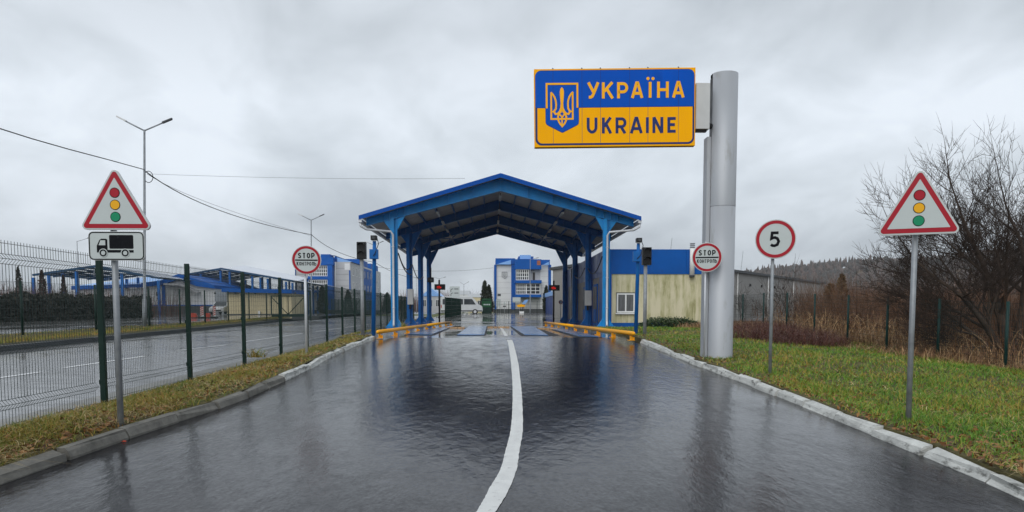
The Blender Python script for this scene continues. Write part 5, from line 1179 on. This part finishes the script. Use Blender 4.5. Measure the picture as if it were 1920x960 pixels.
# striped barrier boards and red plastic barrier blocks
def striped(px_, label):
    Yc = 66.; p = W(px_,590,Yc); t = thing("barrier_board", label, "barrier board", (p.x,Yc,lot_z(Yc)-.02), group="striped barrier boards in the yard")
    MB().box(-.13,.13,-.02,.02,.12,1.0).build("board", 'signwhite', t); mb = MB()
    for k in range(5): z = .2+.17*k; mb.prism([(-.13,z-.02),(.13,z+.1),(.13,z+.19),(-.13,z+.07)], -.026, -.021)
    mb.build("stripes", 'orange', t); MB().box(-.25,.25,-.2,.2,0,.12).build("foot", 'rubber', t)
striped(379, "red and white striped barrier board left of the red plastic block in the yard"); striped(402, "red and white striped barrier board nearer the parked white car")
for px_, w, lb in ((361,.75,"low red plastic barrier block left of the striped boards"),(390,.42,"red plastic barrier block between the striped boards")):
    Yc = 66.3; p = W(px_,590,Yc); t = thing("barrier_block", lb, "barrier block", (p.x,Yc,lot_z(Yc)-.02)); MB().prism([(-w/2,0),(w/2,0),(w/2*.9,.3),(w/2*.6,.42),(-w/2*.6,.42),(-w/2*.9,.3)], -.2, .2).build("body", 'orange', t, .02); MB().box(-w/2-.05,w/2+.05,-.24,.24,-.02,.05).build("base", 'rubber', t)
# road sign board, green container, notice board, flag planter
Yc = 92.; x0, z1 = XZ(843,537,Yc); x1, z0 = XZ(862,559.5,Yc); t = thing("direction_sign", "white road direction board on a grey pole with two dark text rows", "road sign", ((x0+x1)/2,Yc,1.05)); w = (x1-x0)/2
pole(t, .07, z1-1.1, 'galv', .5, .08); MB().box(-w,w,-.04,0,z0-1.05,z1-1.05).build("board", 'signwhite', t); hq = z1-z0
mb = MB()
for k, q in enumerate((.72,.38)):
    zc = z0-1.05+hq*q; mb.box(-.05,w*.75,-.045,-.041,zc+.05,zc+.14); mb.ribbon([(-w*.75,zc-.28),(-w*.75,zc-.02),(-w*.5,zc+.1),(-w*.3,zc+.1)], .06, -.046,-.041)
mb.build("markings", 'signblack', t)
Yc = 108.; x0, z1 = XZ(903.5,560,Yc); x1, z0 = XZ(921.5,573,Yc); t = thing("container", "green round topped container with four pale dots beneath the twin conifers", "container", ((x0+x1)/2,Yc,1.12)); w = (x1-x0)/2
MB().prism(roundrect(-w,0,w,z1-1.12,.18), -.5, .5).build("body", 'binlime', t); mb = MB()
for k in range(4): mb.disc(-w*.5+w*.36*k, (z1-1.12)*.62, .1, -.512, -.502, 12)
mb.build("dots", 'signwhite', t); MB().box(-w-.01,w+.01,-.515,-.502,0,(z1-1.12)*.45).build("lower_panel", 'dkgreen', t); MB().box(-w-.03,w+.03,-.52,.52,(z1-1.12)*.86,(z1-1.12)*.92).build("rim", 'dkgreen', t)
def notice(px0, py0, px1, py1, Yc, label):
    x0, z1 = XZ(px0,py0,Yc); x1, z0 = XZ(px1,py1,Yc); t = thing("notice_board", label, "notice board", ((x0+x1)/2,Yc,1.12)); w = (x1-x0)/2
    MB().box(-w,w,-.05,0,z0-1.12,z1-1.12).build("board", 'signwhite', t)
    for s in (-1,1): MB().tube([(s*w*.8,.04,-.2),(s*w*.8,.04,z1-1.12)], .03, 6).build("leg", 'greypole', t)
notice(961,557.5,976,567,115,"white notice board before the central office entrance"); notice(930,561,939,575,118,"white notice board low on the central office's pale wall")
Yc = 112.; p = W(978,586,Yc); t = thing("flower_planter", "white planter with blue and yellow cloth before the central office", "planter", (p.x,Yc,1.12))
MB().prism([(-.28,0),(.28,0),(.36,.42),(-.36,.42)], -.3, .3).build("pot", 'white', t); MB().prism([(-.75,1.35),(-.1,1.5),(.55,1.35),(.45,1.1),(-.55,1.05)], -.05, .05).build("yellow_cloth", 'brdyellow', t); MB().prism([(.0,1.55),(.5,2.1),(1.0,2.2),(.8,1.75),(.5,1.5)], .06, .14).build("blue_cloth", 'ltblueroof', t); MB().tube([(-.1,0,.4),(-.1,0,1.4)], .04, 6).build("stem", 'black', t); MB().tube([(.1,.1,.4),(.5,.1,1.8)], .04, 6).build("stem", 'black', t)
p = W(946,585,116); t = thing("street_sign", "small dark street sign on a thin post before the crest wall", "sign", (p.x,116,1.12)); pole(t, .03, 1.9, 'greypole'); MB().box(-.25,.25,-.03,-.01,1.1,1.3).build("plate", 'plinth', t); MB().disc(0,1.62,.17,-.05,-.03,16).build("plate", 'signwhite', t)
p = W(1051,600,64); t = thing("traffic_sign", "tiny round far road sign by the blue glazed hall", "traffic sign", (p.x,64,.8)); pole(t, .03, 1.75, 'greypole'); MB().disc(0,1.55,.17,-.06,-.035,20).build("plate", 'signwhite', t); MB().ring(0,1.55,.12,.165,-.065,-.06,20).build("red_border", 'red', t)
# scrap of red litter by the kerb, weed by the fence
p = G(232,829,0,.03); t = thing("litter", "small crumpled red scrap lying on the asphalt by the left kerb", "litter", (p.x,p.y,p.z+.004)); mb = MB(); mb.add([(-.025,0,0),(0,-.012,.003),(.025,.0,.0),(.02,.016,.008),(-.012,.02,.01),(0,.0,.016)], [(0,1,5),(1,2,5),(2,3,5),(3,4,5),(4,0,5)]); mb.build("scrap", 'orange', t)
for px_, pyb, Yc, s, lb in ((478,668,15.6,.45,"dry weed stalk with broad leaves at the foot of the green fence"),(757,612,36,.6,"small weed by the foot of the front left column")):
    p = W(px_,pyb,Yc); t = thing("weed", lb, "weed", (p.x,Yc,p.z-.02)); n = 90; a = rng.uniform(0,6.28,n); P = np.stack([.22*np.cos(a)*rng.uniform(0,1,n), .2*np.sin(a)*rng.uniform(0,1,n), np.zeros(n)],1)
    blades("leaves", P, rng.uniform(.1,s,n), np.full(n,.018), .7, 'grassdry', 3, .4, .5, t)
# ---- street lamps
def lamp(px_, pyb, ptop, Yc, label, arm=1.35, double=True, z=None, detail=True, r=.07, rise=.5):
    p = W(px_,pyb,Yc); zt_ = XZ(px_,ptop,Yc)[1]; z = p.z if z is None else z; t = thing("street_lamp", label, "street lamp", (p.x,Yc,z)); h = zt_-z
    mb = MB(); mb.tube([(0,0,-.2),(0,0,1.4),(0,0,1.41),(0,0,h)], [r*1.5,r*1.4,r*1.05,r*.7], 10); mb.build("pole", 'galv', t)
    for s in ((-1,1) if double else (1,)):
        mb = MB(); mb.tube([(0,0,h-.05),(s*arm,0,h+rise)], r*.5, 8); a_ = mb.build("arm", 'galv', t); sl = rise/arm
        hd = MB(); v = [(s*arm*.88,-.09,h+rise*.88-.03),(s*(arm+.34),-.08,h+rise+.34*sl-.02),(s*(arm+.34),.08,h+rise+.34*sl-.02),(s*arm*.88,.09,h+rise*.88-.03)]
        up_ = [(x,y*.8,zq+.08) for x,y,zq in v]; hd.add(v+up_, [(3,2,1,0),(4,5,6,7),(0,1,5,4),(1,2,6,5),(2,3,7,6),(3,0,4,7)]); hd.build("lamp_head", 'plinth' if s > 0 else 'signgrey', t)
    return t
lamp(271,612,243,38, "tall double armed galvanised street lamp with cables tied to it, behind the lorry sign", 1.0, True, .78, rise=.42).rotation_euler = (0,R(1.9),0)
lamp(584,598,412,76, "double armed street lamp rising behind the left stop sign", .95, True, .95, rise=.4).rotation_euler = (0,R(.9),0)
lamp(703,592,459,103, "double armed street lamp half hidden behind the blue camera post", .95, True, 1.1, rise=.35)
lamp(150,592,452,84, "thin single armed street lamp behind the lorry plate", 1.3, True and False, 1.1, r=.05, rise=.35)
lamp(994,590,486,111, "slim single armed street lamp in front of the central office", .9, False, 1.15, r=.06, rise=.15)
lamp(870,583,533,190, "distant double armed street lamp in the middle of the plaza view", 1.0, True, 1.1, r=.08, rise=.5)
lamp(824,583,522,150, "distant double armed street lamp above the red display left of centre", 1.0, True, 1.1, r=.06, rise=.2)
lamp(781,583,520,146, "distant thin street lamp seen between the left hand columns", .9, True, 1.1, r=.05, rise=.2)
# overhead cables tied to the lamps
l0 = W(271,318,38); l1 = W(584,440,76); l2 = W(703,492,103); lm = Vector((-15.0,9.0,l0.z+.25))
x_, z_ = XZ(0,242,24.5)
def through(a, m, b, n=18):        # a sagging curve through three points
    a, m, b = Vector(a), Vector(m), Vector(b); out = []
    for k in range(n+1):
        q = k/n; c = 2*m-(a+b)/2; out.append(a*(1-q)**2+c*2*q*(1-q)+b*q*q)
    return out
cable("thick black cable hanging from the tall street lamp towards the near left", [[W(271,318,38), W(200,298.5,34), W(130,280,31), W(60,260,28.4), W(0,241,26.5), W(-120,195,23.6), W(-300,120,20)]], .022)
e0 = W(-300,120,20); t = thing("street_lamp", "plain grey lamp pole carrying the near end of the thick black cable", "street lamp", (e0.x,20,.7)); pole(t, .09, e0.z+.2-.7, 'galv')
cable("black cable sagging from the tall street lamp to the next lamp", [through(l0-Vector((0,0,.05)), W(430,401,55), l1)], .028)
cable("black cable running on from the second lamp down behind the canopy", [through(l1, W(640,475,89), l2), sag(l2, W(795,520,150), .8)], .03)
cable("thin grey wire sagging beside the thick cable between the first two lamps", [through(W(276,326,38), W(415,389,55), W(580,441,76))], .012, 'cablegrey')
cable("thin grey wire crossing the sky to the front edge of the canopy roof", [sag(W(278,326,38), W(872,334.5,39.3), .1, 20)], .007, 'cablegrey')
cable("thin far wires crossing behind the canopy towards the central office", [sag(W(700,500,110), W(925,502,126), .6)], .02, 'cablegrey')
MB2 = MB(); mb = MB2; c = l0-Vector((-.18,0,.35)); mb.tube([c+Vector((.22*math.cos(a),0,.28*math.sin(a))) for a in np.linspace(0,6.2,16)], .018, 5); o = mb.build("cable_coil", 'cablem'); tag(o, "loop of spare cable hanging on the tall street lamp", "cable coil")

# ================================================================== BARE TREE
def grow(bt, bc, p, d, L_, r, depth, rs, up=.1):
    n = (6,5,4,4,3,2)[depth]; pts = [p]; rad = [r]; dd = d.copy()
    for k in range(n):
        dd = (dd+Vector((rs.normal(0,.085),rs.normal(0,.085),rs.normal(0,.06)+up*(.35 if depth < 2 else .8)))).normalized(); pts.append(pts[-1]+dd*L_/n); rad.append(r*(1-(.5 if depth < 5 else .6)*(k+1)/n))
    (bt if depth < 2 else bc).tube(pts, rad, 7 if depth < 2 else (4 if depth < 3 else 3), False)
    if depth >= 5: return
    for k in range((5,6,5,5,4)[depth]):
        q = rs.uniform(.38,1) if k else 1.; i = min(int(q*n), n-1); f = q*n-i; s = pts[i].lerp(pts[i+1], f); rr = rad[i]+(rad[i+1]-rad[i])*f
        ax = Vector((rs.normal(),rs.normal(),rs.normal(0,.6))); ax = (ax-dd*ax.dot(dd)).normalized(); a = R(rs.uniform(24,58)) if k else R(rs.uniform(3,14))
        nd = (dd*math.cos(a)+ax*math.sin(a)).normalized(); grow(bt, bc, s, nd, L_*(rs.uniform(.48,.74) if k else .70), max(rr*rs.uniform(.42,.62) if k else rr*.95, .0052), depth+1, rs, up)
def bare_tree(base, label, stems, seed, scale=1., nm="bare_tree", d0=0):
    t = thing(nm, label, "tree", base); rs = np.random.default_rng(seed); bt, bc = MB(), MB()
    for (dx,dy,dz,L_,r) in stems: grow(bt, bc, Vector((dx*.12,dy*.12,-.1)), Vector((dx,dy,dz)).normalized(), L_*scale, r*scale, d0, rs)
    (bt.build("trunk", 'bark', t) if bt.v else None); bc.build("crown", 'twigdark', t)
p = W(1898,672,19.5)
bare_tree((p.x,19.5,.25), "large many stemmed bare tree behind the fence, right of the warning triangle", [(-.2,0,1,2.5,.16),(.16,.25,1,2.5,.14),(-.5,.1,.95,2.3,.11),(.5,-.1,.95,2.4,.13),(1.0,.2,.8,2.2,.09),(-.85,-.15,.7,1.7,.08),(-.35,.5,.9,2.2,.10)], 11, 1.0)
for px_, Yc, s, sd, lb in ((1478,31,.62,3,"small bare sapling before the warehouse, right of the speed sign pole"),(1452,33,.5,4,"thin bare sapling before the warehouse behind the speed sign pole"),(1395,36,.5,5,"slight bare sapling just right of the silver pylon")):
    p = W(px_,600,Yc); bare_tree((p.x,Yc,.65), lb, [(-.2,0,1,1.4,.022),(.22,.1,1,1.2,.018)], sd, s*1.6, "sapling", 2)

# ================================================================== SKY, SUN, AIR
w = bpy.data.worlds.new("World"); sc.world = w; w.use_nodes = True; nt = w.node_tree; N, L_ = nt.nodes, nt.links
bg = N["Background"]; bg.inputs["Strength"].default_value = .1
sky = N.new("ShaderNodeTexSky"); sky.sky_type = 'NISHITA'; sky.sun_disc = False
SUN_EL, SUN_AZ = 38., 200.           # behind the camera, slightly to its left, veiled by cloud
sky.sun_elevation = R(SUN_EL); sky.sun_rotation = R(SUN_AZ); sky.air_density = 1.; sky.dust_density = 3.
tc = N.new("ShaderNodeTexCoord"); sp = N.new("ShaderNodeSeparateXYZ"); L_.new(tc.outputs["Generated"], sp.inputs[0])
ad = N.new("ShaderNodeMath"); ad.operation = 'ADD'; L_.new(sp.outputs[2], ad.inputs[0]); ad.inputs[1].default_value = .42
mxm = N.new("ShaderNodeMath"); mxm.operation = 'MAXIMUM'; L_.new(ad.outputs[0], mxm.inputs[0]); mxm.inputs[1].default_value = .05
dv = N.new("ShaderNodeVectorMath"); dv.operation = 'DIVIDE'; L_.new(tc.outputs["Generated"], dv.inputs[0]); cb = N.new("ShaderNodeCombineXYZ")
for i in range(3): L_.new(mxm.outputs[0], cb.inputs[i])
L_.new(cb.outputs[0], dv.inputs[1])
def cn(scale, det, off, st=(1,1,1), dist=.0):
    mp = N.new("ShaderNodeMapping"); mp.inputs["Location"].default_value = off; mp.inputs["Scale"].default_value = st; L_.new(dv.outputs[0], mp.inputs[0])
    n = N.new("ShaderNodeTexNoise"); n.inputs["Scale"].default_value = scale; n.inputs["Detail"].default_value = det; n.inputs["Roughness"].default_value = .52; n.inputs["Distortion"].default_value = dist
    L_.new(mp.outputs[0], n.inputs[0]); return n.outputs[0]
c1 = cn(1.25, 5, (3.1,1.7,.4), (1,.8,1), .3); c2 = cn(4.4, 7, (7.3,4.2,1.3), (1,.75,1), .5)
ma = N.new("ShaderNodeMath"); ma.operation = 'MULTIPLY_ADD'; L_.new(c2, ma.inputs[0]); ma.inputs[1].default_value = .38
m2 = N.new("ShaderNodeMath"); m2.operation = 'MULTIPLY'; L_.new(c1, m2.inputs[0]); m2.inputs[1].default_value = .62; L_.new(m2.outputs[0], ma.inputs[2])
rp_ = N.new("ShaderNodeValToRGB"); el = rp_.color_ramp.elements; el[0].position = .38; el[0].color = (.53,.585,.645,1); el[1].position = .60; el[1].color = (.89,.96,1.04,1); e = el.new(.49); e.color = (.715,.78,.845,1)
L_.new(ma.outputs[0], rp_.inputs[0])
# the cloud deck is brighter low in the opening ahead, and overhead beyond the view
er = N.new("ShaderNodeValToRGB"); el = er.color_ramp.elements; el[0].position = .0; el[0].color = (.88,.88,.88,1); el[1].position = 1.; el[1].color = (1.0,1.0,1.0,1)
for q, v in ((.08,.96),(.17,1.04),(.25,1.02),(.34,.86),(.45,.86),(.62,.95)): e = el.new(q); e.color = (v,v,v,1)
L_.new(sp.outputs[2], er.inputs[0])
mm = N.new("ShaderNodeMix"); mm.data_type = 'RGBA'; mm.blend_type = 'MULTIPLY'; mm.inputs[0].default_value = 1; L_.new(rp_.outputs[0], mm.inputs[6]); L_.new(er.outputs[0], mm.inputs[7])
m10 = N.new("ShaderNodeMix"); m10.data_type = 'RGBA'; m10.blend_type = 'MULTIPLY'; m10.inputs[0].default_value = 1; L_.new(mm.outputs[2], m10.inputs[6]); m10.inputs[7].default_value = (10,10,10,1)
fin = N.new("ShaderNodeMix"); fin.data_type = 'RGBA'; fin.inputs[0].default_value = .95; L_.new(sky.outputs[0], fin.inputs[6]); L_.new(m10.outputs[2], fin.inputs[7]); L_.new(fin.outputs[2], bg.inputs["Color"])
sd = bpy.data.lights.new("sun", 'SUN'); sd.energy = 1.5; sd.angle = R(60); sd.color = (1,.97,.93); so = bpy.data.objects.new("sun", sd); COL.objects.link(so)
az = R(SUN_AZ); to_sun = Vector((math.sin(az)*math.cos(R(SUN_EL)), math.cos(az)*math.cos(R(SUN_EL)), math.sin(R(SUN_EL)))); so.rotation_euler = to_sun.to_track_quat('Z','Y').to_euler(); so.location = (0,-20,40)
# moist air
HAZE = .00032
if HAZE:
    mb = MB().box(-700,1300,-30,1000,-3,95); o = mb.build("haze", None); m = bpy.data.materials.new("moist_air"); m.use_nodes = True; n_ = m.node_tree.nodes; n_.remove(n_["Principled BSDF"])
    v = n_.new("ShaderNodeVolumePrincipled"); v.inputs["Density"].default_value = HAZE; v.inputs["Color"].default_value = (.9,.93,.97,1); v.inputs["Anisotropy"].default_value = .2
    m.node_tree.links.new(v.outputs[0], n_["Material Output"].inputs["Volume"]); o.data.materials.append(m); tag(o, "thin damp haze over the whole place", "haze", kind='stuff')
sc.view_settings.view_transform = 'Standard'; sc.view_settings.look = 'None'; sc.view_settings.exposure = 0; sc.view_settings.gamma = 1; sc.view_settings.use_curve_mapping = False
sc.cycles.use_denoising = True; sc.cycles.max_bounces = 8; sc.cycles.volume_bounces = 0; sc.cycles.caustics_reflective = False; sc.cycles.caustics_refractive = False
